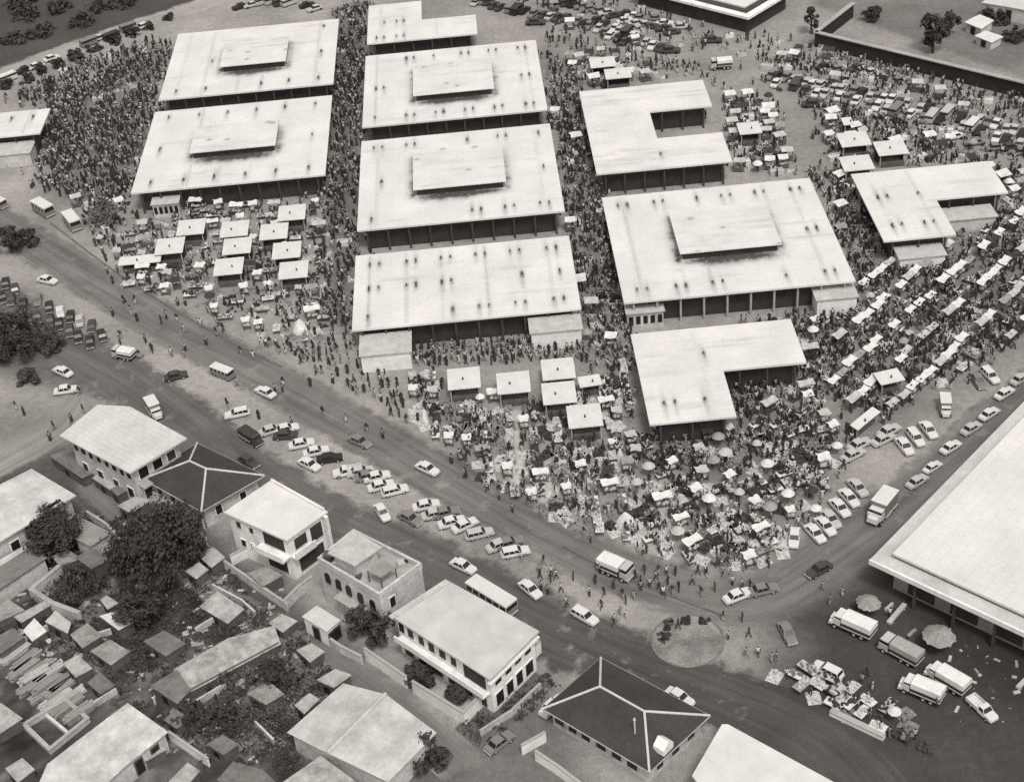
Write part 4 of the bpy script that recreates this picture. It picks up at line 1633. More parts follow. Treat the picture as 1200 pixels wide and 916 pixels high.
def bus(length, paint, name='bus'):
    r = proto(name)
    hl = length / 2
    part(r, 'body', MB().box(0, 0, .95, length, 2.35, 1.1), PAINTED[2])
    part(r, 'windows', MB().box(0, 0, 1.95, length - .12, 2.26, .9), GLASS)
    mb = MB().box(0, 0, 2.55, length, 2.4, .3)
    k = int(length / 1.3)
    for i in range(k + 1):
        for s in (-1, 1):
            mb.box(-hl + .1 + (length - .2) * i / k, s * 1.14, 1.95, .14, .06, .9)
    part(r, 'roof', mb, PAINTED[paint])
    part(r, 'bumper', MB().box(hl + .05, 0, .5, .14, 2.2, .2), CHROME)
    wheels(r, (-hl * .55, hl * .62), 1.02, .45, .26)
    return r


def lorry(cover, cabp, length=6.2, bonnet=True, hgt=2.0, side=None):
    r = proto('covered_lorry')
    x0 = -length / 2
    xc = x0 + length * .72
    part(r, 'chassis', MB().box(0, 0, .72, length - .3, 1.0, .22), PAINTED[4])
    L_ = xc - x0 - .15
    mb = MB().box(x0 + L_ / 2, 0, 1.35, L_, 2.2, 1.0)
    part(r, 'cargo_body', mb, side or CLOTHD)
    rings = []
    for x in (x0 - .05, x0 + L_ * .33, x0 + L_ * .66, x0 + L_ + .05):
        rings.append([(x, -1.14, 1.7), (x, -1.1, 1.75 + hgt * .42), (x, -.7, 1.72 + hgt * .5), (x, .7, 1.72 + hgt * .5), (x, 1.1, 1.75 + hgt * .42), (x, 1.14, 1.7)])
    part(r, 'cargo_cover', MB().loft(rings), cover)
    part(r, 'cargo_rail', MB().box(x0 + L_ / 2, -1.16, 1.02, L_, .08, .14).box(x0 + L_ / 2, 1.16, 1.02, L_, .08, .14).box(x0 - .04, 0, 1.02, .08, 2.3, .14), PAINTED[1])
    cabl = length * .28
    if bonnet:
        part(r, 'cab', MB().box(xc + cabl * .3, 0, 1.3, cabl * .55, 2.0, 1.1).box(xc + cabl * .3, 0, 2.28, cabl * .55, 1.9, .14), PAINTED[cabp])
        part(r, 'windows', MB().box(xc + cabl * .3, 0, 2.0, cabl * .5, 1.8, .45), GLASS)
        part(r, 'bonnet', MB().box(xc + cabl * .8, 0, 1.1, cabl * .5, 1.3, .8, taper=.85).box(xc + cabl * .8, .8, .8, cabl * .45, .35, .5).box(xc + cabl * .8, -.8, .8, cabl * .45, .35, .5), PAINTED[cabp])
    else:
        part(r, 'cab', MB().box(xc + cabl * .5, 0, 1.2, cabl * .85, 2.1, 1.2).box(xc + cabl * .47, 0, 2.45, cabl * .75, 2.0, .16), PAINTED[cabp])
        part(r, 'windows', MB().box(xc + cabl * .48, 0, 2.1, cabl * .76, 1.95, .6), GLASS)
    part(r, 'bumper', MB().box(length / 2 + .02, 0, .6, .14, 2.1, .2), CHROME)
    wheels(r, (x0 + length * .2, x0 + length * .38, length / 2 - .9), .95, .45, .28)
    return r


def boxvan(paint):
    r = proto('box_van')
    part(r, 'cargo_box', MB().box(-.6, 0, 1.75, 3.6, 2.1, 2.0), PAINTED[2])
    part(r, 'roof', MB().box(-.6, 0, 2.8, 3.7, 2.2, .12), PAINTED[paint])
    part(r, 'cab', MB().box(1.75, 0, 1.15, 1.2, 1.9, 1.0).box(1.6, 0, 2.05, .9, 1.8, .1), PAINTED[paint])
    part(r, 'windows', MB().box(1.65, 0, 1.83, .95, 1.76, .4), GLASS)
    part(r, 'bonnet', MB().box(2.6, 0, 1.0, .8, 1.5, .7, taper=.85), PAINTED[paint])
    part(r, 'running_board', MB().box(-.6, 0, .65, 3.4, 2.3, .1), PAINTED[1])
    wheels(r, (-1.6, 2.2), .9, .42, .26)
    return r


CW = ['white', 'cream', 'grey', 'dark', 'black']
SALOON = [saloon(i) for i in range(5)]
ESTATE = [saloon(i, True) for i in range(4)]
PICK = [pickup(i) for i in range(4)]
MINI = minibus(0, 2)
PROTO = {'bus': bus(8.2, 0), 'shortbus': bus(5.6, 0), 'lorry_w': lorry(TARP, 0), 'lorry_w2': lorry(TARP, 0, 6.0, True), 'lorry_g': lorry(TARPG, 1, 6.2, False),
         'lorry_d': lorry(CLOTHD, 3, 5.6, True, 1.2, CLOTHD), 'van': boxvan(0), 'lorry_s': lorry(TARP, 1, 5.0, False, 1.6, PAINTED[3])}


def vehicle(p, a, b, label, cat='car', group=None, zc=.7, sc=1.0):
    sc *= .84
    A, B = P(*a, zc), P(*b, zc)
    x, y = (A[0] + B[0]) / 2, (A[1] + B[1]) / 2
    rz = math.atan2(B[1] - A[1], B[0] - A[0])
    o = dup(p, (x, y, 0), rz, sc, label, cat, group)
    block(rectpoly(x, y, 2.5 * sc, 1.1 * sc, rz))
    return o


V = vehicle
S, ES = SALOON, ESTATE
G_ROAD = 'vehicles driving on the main road'
G_MED = 'cars parked on the strip between the two roads'
V(S[0], (319, 462), (302, 454), 'white saloon car driving alone on the upper main road left of the crossing people', group=G_ROAD)
V(ES[0], (291, 480), (264, 486), 'long white estate car standing across the strip near the left end of the parked row', group=G_MED)
V(MINI, (246, 429), (275, 440), 'white roofed minibus with windows on the upper road below the left market yard', 'minibus', G_ROAD, 1)
V(PROTO['van'], (171, 459), (185, 482), 'white box van driving along the lower road behind the corner building', 'van', G_ROAD, 2.2, .9)
V(S[3], (192, 442), (219, 436), 'dark saloon car between the two roads left of the minibus', group=G_ROAD)
V(PROTO['lorry_s'], (160, 413), (128, 407), 'dark sided small lorry with pale cover at the right end of the left parked cars', 'lorry', None, 1.5, .85)
V(PICK[2], (150, 409), (166, 415), 'small grey pickup tucked in front of the pale covered lorry', 'pickup', None, .7, .75)
V(S[0], (82, 438), (64, 430), 'white saloon car beside the left edge trees, upper one of two', group='cars by the left trees')
V(S[0], (67, 457), (87, 454), 'white saloon car beside the left edge trees, lower one of two', group='cars by the left trees')
V(S[0], (46, 325), (64, 329), 'white saloon car alone on the upper road at the far left', group=G_ROAD)
V(PROTO['shortbus'], (36, 229), (60, 243), 'white roofed bus parked at the left edge of the crowd, left one of two', 'bus', 'two parked buses', 2.5)
V(PROTO['shortbus'], (73, 240), (91, 262), 'white roofed bus parked at the left edge of the crowd, right one of two', 'bus', 'two parked buses', 2.5)
V(PROTO['shortbus'], (-16, 224), (4, 232), 'white bus cut off by the left edge', 'bus', None, 2.5, .8)
# strip between the two roads
med = [(S[1], (309, 505), (326, 500), 'pale saloon car first in the row on the strip'), (S[3], (325, 509), (344, 508), 'dark saloon car tucked behind the first pale car on the strip'),
       (S[0], (327, 503), (343, 499), 'white saloon car behind the first pale car on the strip'),
       (S[0], (341, 521), (365, 516), 'white saloon car topping a pair, third from the left end of the strip'), (S[0], (359, 530), (381, 525), 'white saloon car below its pair, fourth from the left end of the strip'),
       (S[4], (376, 537), (396, 534), 'black saloon car in the gap of the row on the strip'), (S[0], (353, 538), (371, 547), 'white saloon car set apart below the row on the strip, above the white house'),
       (PICK[0], (416, 549), (396, 553), 'white pickup with dark side in the middle of the strip'), (S[1], (412, 553), (432, 549), 'cream saloon car right of the white pickup on the strip'),
       (S[2], (421, 558), (440, 554), 'grey saloon car two right of the white pickup on the strip'), (S[0], (433, 559), (450, 555), 'white saloon car three right of the white pickup on the strip'),
       (S[0], (436, 570), (456, 565), 'white saloon car in front of the cars right of the pickup'), (ES[0], (450, 576), (475, 570), 'white estate car at the right end of the middle cluster on the strip'),
       (S[0], (442, 590), (453, 607), 'white saloon car driving on the lower road behind the parapeted house'), (S[2], (470, 600), (490, 611), 'grey saloon car driving behind the white one on the lower road'),
       (S[0], (487, 593), (511, 588), 'white saloon car first in the right hand cluster on the strip'), (S[1], (499, 603), (520, 598), 'cream saloon car second in the right hand cluster on the strip'),
       (S[2], (513, 601), (530, 597), 'grey saloon car behind the cream one in the right hand cluster'), (S[0], (518, 613), (540, 607), 'white saloon car third in the right hand cluster on the strip'),
       (S[0], (535, 618), (554, 609), 'white saloon car beside the long cream estate van on the strip'), (S[1], (577, 640), (594, 633), 'cream saloon car between the two long estates on the strip'),
       (S[2], (588, 637), (604, 632), 'grey saloon car behind the last estate on the strip'), (ES[0], (588, 648), (619, 642), 'white estate car at the right end of the parked row on the strip'),
       (ES[1], (546, 627), (577, 620), 'long cream estate van in the right hand cluster on the strip')]
for p, a, b, lab in med:
    V(p, a, b, lab, group=G_MED)
V(S[2], (411, 511), (431, 520), 'grey saloon car alone on the upper road above the middle cluster', group=G_ROAD)
V(PROTO['lorry_d'], (283, 503), (305, 518), 'dark open lorry at the left end of the row on the strip', 'lorry', None, 1.0, .85)
V(S[3], (282, 533), (300, 545), 'dark saloon car on the lower road behind the dark hip roof', group=G_ROAD)
V(S[0], (489, 542), (512, 553), 'white saloon car alone on the upper road below the goods tables', group=G_ROAD)
V(S[0], (529, 655), (556, 668), 'white saloon car on the lower road just ahead of the long bus', group=G_ROAD)
V(PROTO['bus'], (552, 675), (598, 703), 'long white roofed bus passing the shop building', 'bus', None, 2.6)
V(S[0], (612, 681), (630, 696), 'white saloon car right of the long bus on the main road', group=G_ROAD)
V(ES[0], (673, 713), (697, 727), 'white estate car where the main road meets the roundabout', group=G_ROAD)
V(PROTO['lorry_s'], (703, 646), (740, 662), 'dark sided covered lorry with pale top standing at the market corner', 'lorry', None, 2.6, 1.05)
V(S[0], (786, 809), (806, 821), 'white saloon car behind the lower hip roofed house', group=G_ROAD)
V(S[0], (640, 832), (655, 818), 'white saloon car parked in the side street by the lower hip roof', group='cars in the side street')
V(S[2], (577, 874), (593, 862), 'grey saloon car parked in the side street below the garden', group='cars in the side street')
V(S[0], (857, 699), (872, 693), 'white saloon car at the mouth of the right hand road, front one of two', group=G_ROAD)
V(S[2], (885, 691), (903, 687), 'grey saloon car at the mouth of the right hand road, rear one of two', group=G_ROAD)
V(S[3], (970, 660), (950, 671), 'dark saloon car coming down the right hand road', group=G_ROAD)
V(S[2], (918, 731), (927, 748), 'grey saloon car turning beside the lorry yard', group=G_ROAD)
V(ES[0], (983, 790), (957, 777), 'white estate car on the yard road below the lorries', group=G_ROAD)
# right hand road
V(PROTO['van'], (1046, 578), (1022, 607), 'white topped box van parked on the right hand road beside the warehouse', 'van', None, 1.4, 1.15)
ang = [(S[0], 955, 623), (S[0], 967, 614.5), (S[1], 973, 606), (S[0], 984, 593), (S[0], 995, 581.5), (S[1], 1005, 569.5)]
ORD = ['first', 'second', 'third', 'fourth', 'fifth', 'sixth', 'seventh', 'eighth', 'ninth', 'tenth', 'eleventh', 'twelfth']
for i, (p, x, y) in enumerate(ang):
    V(p, (x - 8.5, y - 9), (x + 8.5, y + 9), f'{CW[S.index(p)]} saloon car parked at an angle by the box van, {ORD[i]} from the roundabout end', group='angled cars near the box van')
V(S[0], (932, 618), (930, 638), 'white saloon car among the stalls left of the angled cars')
for i, (p, x, y) in enumerate([(S[0], 1060, 521), (ES[0], 1073, 511), (S[0], 1088, 502)]):
    V(p, (x - 8, y - 10), (x + 8, y + 10), f'white car in the upper angled trio on the right hand road, {ORD[i]} from the left', group='upper trio of angled cars')
V(PROTO['van'], (1107, 458), (1110, 482), 'white topped van standing among people above the upper trio of cars', 'van', None, 1.6, .8)
V(S[2], (1141, 436), (1152, 453), 'grey saloon car parked beside a white estate at the right edge', group='pair of cars near the right edge')
V(ES[0], (1151, 429), (1170, 448), 'white estate car parked beside a grey saloon at the right edge', group='pair of cars near the right edge')
for i, (x, y) in enumerate([(1075, 562), (1093, 545), (1114.5, 522), (1138.5, 500), (1159.5, 483), (1177.5, 459), (1196, 442)]):
    V(S[0 if i % 3 else 1], (x - 10.5, y + 6.5), (x + 10.5, y - 6.5), f'{"white" if i % 3 else "cream"} saloon car in the kerbside line beside the warehouse, {ORD[i]} from the roundabout end', group='kerbside line of cars beside the warehouse', sc=.92 if i != 1 else .8)
for (x, y, l) in [(1042, 503, 'left'), (1035, 513, 'lowest'), (1007, 519, 'middle'), (1000, 531, 'nearest')]:
    V(S[1], (x - 10, y + 5), (x + 10, y - 5), f'cream saloon car half hidden among the stalls above the angled cars, {l} of them', group='cars among the stalls')
# lorry yard
V(PROTO['lorry_w'], (1024, 735), (976, 714), 'white covered lorry with pale side rail, leftmost in the lorry yard', 'lorry', None, 1.9, 1.0)
V(PROTO['lorry_g'], (1081, 768), (1032, 742), 'grey covered lorry in the middle of the lorry yard', 'lorry', None, 1.9, .95)
V(PROTO['lorry_w'], (1136, 802), (1086, 773), 'white covered lorry at the right of the lorry yard, behind the nearest one', 'lorry', None, 1.9, .95)
V(PROTO['lorry_w2'], (1108, 811), (1054, 789), 'white covered lorry standing nearest the road in the lorry yard', 'lorry', None, 1.9, .95)
V(PICK[0], (1142, 820), (1162, 838), 'white pickup at the lower right of the lorry yard', 'pickup', None, .7, .95)
# double row of cars at the left edge
low = [(2, 347), (12.5, 349), (26.5, 355), (42.5, 370), (58, 374), (68.5, 378), (81, 386), (91, 393), (105, 399)]
upp = [(6, 330), (17, 337), (44, 349), (57, 358), (70, 364), (82, 369), (93, 374), (107, 380), (119, 391)]
for i, (x, y) in enumerate(low):
    c = (4, 3, 4, 3, 3, 4, 3, 4, 4)[i]
    t_ = R.uniform(-2.5, 2.5)
    V(S[c], (x - 1.5 - t_, y - 9), (x + 1.5 + t_, y + 9), f'{CW[c]} saloon car in the lower row at the left edge, {ORD[i]} from the left', group='double row of cars at the left edge', sc=.95)
for i, (x, y) in enumerate(upp):
    c = (4, 3, 2, 4, 0, 4, 1, 3, 4)[i]
    t_ = R.uniform(-2.5, 2.5)
    V(S[c], (x + 1.5 - t_, y + 9), (x - 1.5 + t_, y - 9), f'{CW[c]} saloon car in the upper row at the left edge, {ORD[i]} from the left', group='double row of cars at the left edge', sc=.95)


def far_car_mesh(paint, van=False):
    mb = MB()
    if van:
        mb.box(0, 0, .8, 4.3, 1.8, .9)
        mb.cur = 1
        mb.box(0, 0, 1.5, 4.1, 1.66, .5)
        mb.cur = 0
        mb.box(0, 0, 1.86, 4.25, 1.75, .2)
    else:
        hull(mb, [(-2.15, .66, .70), (-2.05, .76, .84), (-1.2, .82, .92), (.85, .82, .92), (1.9, .78, .86), (2.15, .66, .66)])
        mb.cur = 1
        cabin(mb, -1.4, .95, -.95, .35, .89, 1.38, .74, .62)
        mb.cur = 0
        mb.box(-.3, 0, 1.40, 1.4, 1.3, .07)
    mb.cur = 2
    for x in (-1.3, 1.3):
        for s in (-1, 1):
            mb.wheel(x, s * .72, .31, .31, .2, 8)
    return mb.mesh('saloon_car' if not van else 'delivery_van', [PAINTED[paint], GLASS, TYRE])


FAR = {(i, v): far_car_mesh(i, v) for i in range(5) for v in (False, True)}


def far_row(px, count, place, head, jit=.95, skip=.05, vans=.12, dark=.5):
    """parked cars along a line; head = angle of each car in degrees (plan)"""
    c = resample(PP(px), .4)
    Ls = [0]
    for a, b in zip(c, c[1:]):
        Ls.append(Ls[-1] + (b - a).length)
    for i in range(count):
        if R.random() < skip:
            continue
        s = Ls[-1] * (i + .5) / count
        k = min(range(len(Ls)), key=lambda j: abs(Ls[j] - s))
        p = c[k] + Vector((R.uniform(-.3, .3), R.uniform(-jit, jit)))
        if not free(p):
            continue
        col = R.choice((3, 4, 2)) if R.random() < dark else R.choice((0, 1, 1, 2))
        van = R.random() < vans
        o = bpy.data.objects.new('saloon_car' if not van else 'delivery_van', FAR[(col, van)])
        o.location = (p.x, p.y, 0)
        o.rotation_euler = (0, 0, rad(head + R.uniform(-6, 6)) + (PI if R.random() < .4 else 0))
        o.scale = (.86,) * 3
        link(o)
        tag(o, f'{CW[col]} {"van" if van else "saloon car"} parked {place}', 'van' if van else 'car', f'{CW[col]} {"vans" if van else "cars"} parked {place}')
        block(rectpoly(p.x, p.y, 2.3, 1.0, o.rotation_euler.z))


far_row([(556, 2), (600, 14), (660, 24), (700, 36), (735, 52)], 26, 'in the far curved row beyond the stepped hall', 60, dark=.75)
far_row([(695, 24), (735, 42), (775, 58)], 14, 'in the short row behind the far curved row', 60, dark=.6)
far_row([(640, 2), (690, 12), (730, 24), (790, 40)], 20, 'in the second far row towards the top edge', 10, jit=1, dark=.5)
far_row([(720, 14), (760, 24), (800, 34)], 9, 'near the far store building', -10, jit=1, dark=.4)
far_row([(900, 88), (950, 98), (1010, 112), (1080, 128), (1150, 145), (1210, 160)], 36, 'in the upper line of the far right car park', 55, dark=.45)
far_row([(905, 97), (950, 108), (1010, 122), (1080, 138), (1150, 157), (1210, 172)], 34, 'in the lower line of the far right car park', 55, dark=.5)
far_row([(1075, 130), (1140, 143), (1210, 158)], 14, 'in the back line of the far right car park', 55, dark=.35)
far_row([(1110, 160), (1160, 172), (1215, 184)], 12, 'in the front line of the far right car park', 5, jit=1, dark=.45)
far_row([(960, 78), (1010, 86), (1060, 96)], 8, 'between the compound wall and the far right car park', 20, jit=1.5, dark=.5)
far_row([(4, 96), (50, 78), (110, 52), (190, 26)], 12, 'along the far dirt road at the top left', 40, jit=1.5, skip=.3, vans=.4, dark=.25)
far_row([(275, 8), (330, 3), (385, 12)], 10, 'beyond the farthest hall of the left column', 30, jit=2, vans=.4, dark=.3)
for (x, y, c, lab) in ((628, 29, 3, 'dark saloon car alone on the far open ground beyond the middle halls'), (785, 62, 3, 'dark saloon car alone on the open ground left of the far lorry'), (953, 125, 3, 'dark saloon car alone on the open ground below the far right car park'),
                       (834, 50, 3, 'dark saloon car in front of the far store building')):
    p = P(x, y)
    o = bpy.data.objects.new('saloon_car', FAR[(c, False)])
    o.location = (*p, 0)
    o.rotation_euler = (0, 0, rad(-10))
    link(o)
    tag(o, lab, 'car')
    block(rectpoly(*p, 2.4, 1.4))
V(PROTO['lorry_s'], (856, 71), (834, 73), 'small lorry alone on the far open ground above the stalls', 'lorry', None, 1.5, 1.0)


# ------------------------------------------------------------------ kiosks
def kiosk(px, py, label, w_=4.7, d_=4.7, hgt=2.8, group='pale roofed market kiosks', rz=0, roofm=ROOFK):
    x, y = P(px, py, hgt)
    root = empty('market_kiosk', (x, y, 0), rz)
    tag(root, label, 'kiosk', group)
    block(rectpoly(x, y, w_ / 2 + .2, d_ / 2 + .2, rz))
    mb = MB()
    v = [(-w_ / 2, -d_ / 2, hgt - .1), (w_ / 2, -d_ / 2, hgt - .1), (w_ / 2, d_ / 2, hgt + .15), (-w_ / 2, d_ / 2, hgt + .15)]
    mb.add([(a, b, c - .14) for a, b, c in v] + v, [(3, 2, 1, 0), (4, 5, 6, 7), (0, 1, 5, 4), (1, 2, 6, 5), (2, 3, 7, 6), (3, 0, 4, 7)])
    rf = mb.build('roof', roofm, root)
    s = R.uniform(-.6, .6)
    MB().cyl(s, -.3, hgt, hgt + .4, .16, .10, 8).build('vent', M('vent_metal', .1), rf)
    a, b = w_ / 2 - .35, d_ / 2 - .35
    for sx, sy in ((-1, -1), (1, -1), (1, 1), (-1, 1)):
        MB().box(sx * a, sy * b, (hgt - .2) / 2, .16, .16, hgt - .2).build('post', CONCRETE, root)
    MB().box(0, b - .12, (hgt - .2) / 2, 2 * a - .2, .12, hgt - .25).build('back_wall', HALLWALL, root)
    for sx in (-1, 1):
        MB().box(sx * (a - .02), .8, 1.0, .12, 2 * b - 2.2, 2.0).build('side_wall', HALLWALL, root)
    MB().box(0, -b + .5, .45, 2 * a - .5, .7, .9).build('counter', WOOD, root)
    return root


GK = 'kiosks in the left market yard'
for (x, y, l) in [(342, 249, 'kiosk in the left market yard, topmost on the right side'), (224, 266, 'kiosk in the left market yard at the upper left'),
                  (275, 268, 'kiosk in the left market yard at the top of the middle column'), (321, 271, 'kiosk in the left market yard just below the topmost right one'),
                  (199, 288, 'kiosk in the left market yard farthest to the left'), (278, 288, 'kiosk in the left market yard in the middle of the middle column'),
                  (336, 293, 'kiosk in the left market yard at the middle of the right side'), (268, 312, 'kiosk in the left market yard lowest in the middle column'), (344, 316, 'kiosk in the left market yard lowest on the right side')]:
    kiosk(x, y, 'pale roofed ' + l, group=GK)
GK = 'kiosks below the plain wide hall'
for (x, y, l) in [(543.5, 443, 'farthest left'), (601.6, 448, 'second from the left'), (654, 432, 'upper one of the stacked pair'), (655, 460, 'lower one of the stacked pair'), (685, 487, 'nearest and lowest')]:
    kiosk(x, y, f'white roofed kiosk below the plain wide hall, {l}', group=GK)
GK = 'kiosks above the right L shaped hall'
for (x, y, l) in [(1000.7, 163, 'upper left one'), (1044, 173, 'right hand one'), (1004, 191, 'lower left one')]:
    kiosk(x, y, f'white roofed kiosk above the right L shaped hall, {l}', 5.2, 4.7, group=GK)
kiosk(706, 73, 'white roofed kiosk above the U shaped hall, upper left one', 5, 4, group='kiosks above the U shaped hall')
kiosk(724, 86, 'white roofed kiosk above the U shaped hall, lower right one', 5, 4, group='kiosks above the U shaped hall')
kiosk(993, 142, 'small white roofed kiosk behind the three right hand kiosks', 1.8, 2.4, 2.3, group=None)
kiosk(878, 150, 'white roofed kiosk among the stalls right of the U shaped hall', 4, 4, group=None)
kiosk(164, 304, 'long low pale roofed shelter at the left tip of the left market yard', 7, 2.2, 2.2, group=None)
kiosk(691, 446, 'small pale roofed booth between the stacked kiosks and the L shaped hall', 3.2, 2.2, 2.2, group=None, rz=.1)
kiosk(1042, 441, 'bright white roofed booth in the crowd left of the upper trio of cars', 3.6, 2.6, 2.4, group=None, rz=.2)
kiosk(1014, 490, 'long thin pale roofed booth in the crowd above the angled cars', 5.2, 1.3, 2.0, group=None, rz=rad(42))
kiosk(833, 14, 'small bright kiosk in front of the far store building', 3, 3, 2.4, group=None) if False else None


# ------------------------------------------------------------------ stalls and goods
def canopy_mesh(w_, d_, hgt, sag=.18, tilt=.25, n=5):
    v, f = [], []
    for j in range(n):
        for i in range(n):
            a, b = i / (n - 1), j / (n - 1)
            z = hgt + tilt * (b - .5) - sag * math.sin(PI * a) * math.sin(PI * b) * 1.3 + R.uniform(-.04, .04)
            v.append(((a - .5) * w_ + R.uniform(-.12, .12), (b - .5) * d_ + R.uniform(-.12, .12), z + R.uniform(-.06, .06)))
    for j in range(n - 1):
        for i in range(n - 1):
            k = j * n + i
            f.append((k, k + 1, k + n + 1, k + n))
    m = len(v)
    v += [(x, y, z - .05) for x, y, z in v]
    f += [tuple(m + i for i in reversed(q)) for q in f]
    edge = [i for i in range(n)] + [n * (j + 1) - 1 for j in range(1, n)] + [n * n - 1 - i for i in range(1, n)] + [n * j for j in range(n - 2, 0, -1)]
    f += [(edge[i], m + edge[i], m + edge[(i + 1) % len(edge)], edge[(i + 1) % len(edge)]) for i in range(len(edge))]
    return v, f


def heap(mb, cx, cy, z, sx, sy, hgt, n):
    for _ in range(n):
        x, y = cx + R.uniform(-.5, .5) * sx, cy + R.uniform(-.5, .5) * sy
        r = R.uniform(.12, .28)
        mb.cyl(x, y, z, z + hgt * R.uniform(.5, 1.1), r, r * R.uniform(.3, .9), 6)
    return mb


TONES = [('white', CLOTHW), ('pale', CLOTHM), ('grey', CLOTHG), ('dark', CLOTHD)]


def stall(ti, w_=2.4, d_=2.0, hgt=2.1):
    r = proto('market_stall')
    v, f = canopy_mesh(w_, d_, hgt)
    part(r, 'canopy', MB().add(v, f), TONES[ti][1])
    for sx in (-1, 1):
        for sy in (-1, 1):
            part(r, 'post', MB().cyl(sx * (w_ / 2 - .1), sy * (d_ / 2 - .1), 0, hgt + .25 * sy * .45 - .06, .05, .04, 5), WOOD)
    part(r, 'table', MB().box(0, -.25, .72, w_ * .8, d_ * .5, .08).box(-w_ * .35, -.25, .35, .08, d_ * .45, .66).box(w_ * .35, -.25, .35, .08, d_ * .45, .66), WOOD)
    part(r, 'goods', heap(MB(), 0, -.25, .76, w_ * .7, d_ * .38, .35, 8), GOODS[R.randrange(3)])
    return r


def far_stall_mesh(ti):
    mb = MB()
    w_, d_ = R.uniform(1.5, 2.4), R.uniform(1.2, 1.8)
    v, f = canopy_mesh(w_, d_, 2.1, n=3)
    mb.add(v, f)
    mb.cur = 1
    for sx in (-1, 1):
        for sy in (-1, 1):
            mb.box(sx * (w_ / 2 - .1), sy * (d_ / 2 - .1), .98, .09, .09, 1.95)
    mb.box(0, -.3, .5, w_ * .8, d_ * .5, .6)
    mb.cur = 2
    heap(mb, 0, -.3, .8, w_ * .7, d_ * .4, .3, 4)
    return mb.mesh('market_stall', [TONES[ti][1], WOOD, GOODS[R.randrange(3)]])


STALL = [[stall(t, w_, d_, hh) for (w_, d_, hh) in ((1.7, 1.3, 1.9), (2.3, 1.1, 1.9), (1.3, 1.1, 1.8))] for t in range(4)]
FSTALL = [[far_stall_mesh(t) for _ in range(3)] for t in range(4)]


def table(ti, gi):
    r = proto('market_table')
    w_, d_ = R.uniform(1.8, 2.6), R.uniform(.9, 1.2)
    part(r, 'tabletop', MB().box(0, 0, .74, w_, d_, .07), TONES[ti][1])
    for sx in (-1, 1):
        for sy in (-1, 1):
            part(r, 'leg', MB().box(sx * (w_ / 2 - .1), sy * (d_ / 2 - .1), .35, .07, .07, .70), WOOD)
    part(r, 'goods', heap(MB(), 0, 0, .77, w_ * .9, d_ * .8, .35, 11), GOODS[gi])
    return r


def far_table_mesh(ti, gi):
    mb = MB()
    w_, d_ = R.uniform(1.6, 2.6), R.uniform(.9, 1.3)
    mb.box(0, 0, .4, w_, d_, .8)
    mb.cur = 1
    heap(mb, 0, 0, .79, w_ * .9, d_ * .8, .4, 8)
    return mb.mesh('market_table', [TONES[ti][1], GOODS[gi]])


TABLE = [[table(t, g) for g in range(3)] for t in range(4)]
FTABLE = [[far_table_mesh(t, g) for g in range(3)] for t in range(4)]


def parasol(ti):
    r = proto('parasol')
    part(r, 'pole', MB().cyl(0, 0, 0, 2.35, .04, .03, 6), WOOD)
    n = 10
    rr_ = R.uniform(.75, 1.0)
    v = [(0, 0, 2.45)]
    for q, z in ((.55, 2.25), (1, 1.85)):
        v += [(rr_ * q * math.cos(2 * PI * i / n), rr_ * q * math.sin(2 * PI * i / n), z + (R.uniform(-.05, .05) if q == 1 else 0)) for i in range(n)]
    f = [(0, 1 + i, 1 + (i + 1) % n) for i in range(n)] + [(1 + i, 1 + n + i, 1 + n + (i + 1) % n, 1 + (i + 1) % n) for i in range(n)]
    o = part(r, 'canopy', MB().add(v, f), TONES[ti][1])
    s = o.modifiers.new('thickness', 'SOLIDIFY')
    s.thickness = .04
    return r


PARA = [[parasol(t) for _ in range(2)] for t in range(4)]


def goods_mesh(gi, big=False):
    mb = MB()
    k = R.randint(6, 14)
    for _ in range(k):
        x, y = R.uniform(-.8, .8), R.uniform(-.6, .6)
        s = R.uniform(.25, .5)
        if R.random() < .5:
            mb.box(x, y, s * .4, s * 1.3, s, s * .8, R.uniform(0, 3), taper=.8)
        else:
            mb.cyl(x, y, 0, s * R.uniform(.6, 1.2), s * .6, s * .45, 8)
    mb.box(0, 0, .02, 2.0, 1.6, .04)
    return mb.mesh('goods_pile', GOODS[gi])


GPILE = [[goods_mesh(g) for _ in range(4)] for g in range(3)]

for lab, px_, py_, w_, d_, hh_ in (('large white tent like sheet at the front edge of the market, above the dark lorry', 733, 614, 2.6, 2.2, 2.0), ('narrow white tent beside the nearest kiosk of the middle yard', 727, 540, 1.2, 1.8, 2.2),
                                  ('pale tent like sheet at the lower right of the left market yard', 352, 386, 2.6, 3.4, 1.8), ('small white tent at the left tip of the middle yard', 498, 490, 1.3, 2.4, 1.6),
                                  ('small white tent near the corner of the near L shaped hall', 730, 441, 1.3, 1.3, 1.9)):
    x, y = P(px_, py_)
    mb = MB()
    n = 14
    rings = []
    for q, z in ((1, 0), (.8, .35), (.5, .68), (.18, .95), (.02, 1)):
        rings.append([(w_ / 2 * q * math.cos(2 * PI * i / n) * (1 + R.uniform(-.12, .12)), d_ / 2 * q * math.sin(2 * PI * i / n) * (1 + R.uniform(-.12, .12)), z * hh_) for i in range(n)])
    o = mb.loft(rings).build('cloth_tent', CLOTHW)
    o.location = (x, y, 0)
    tag(o, lab, 'tent')
    block(rectpoly(x, y, w_ / 2, d_ / 2))
Z_LEFT = [(128, 300), (190, 245), (385, 238), (388, 330), (378, 400), (330, 412), (245, 368), (150, 338)]
Z_MID = [(482, 445), (500, 432), (530, 470), (560, 466), (620, 470), (640, 480), (735, 425), (748, 560), (748, 640), (640, 605), (580, 575), (520, 522), (487, 500)]
Z_FRONT = [(752, 512), (868, 500), (950, 440), (985, 520), (960, 600), (925, 645), (870, 672), (790, 655), (752, 640)]
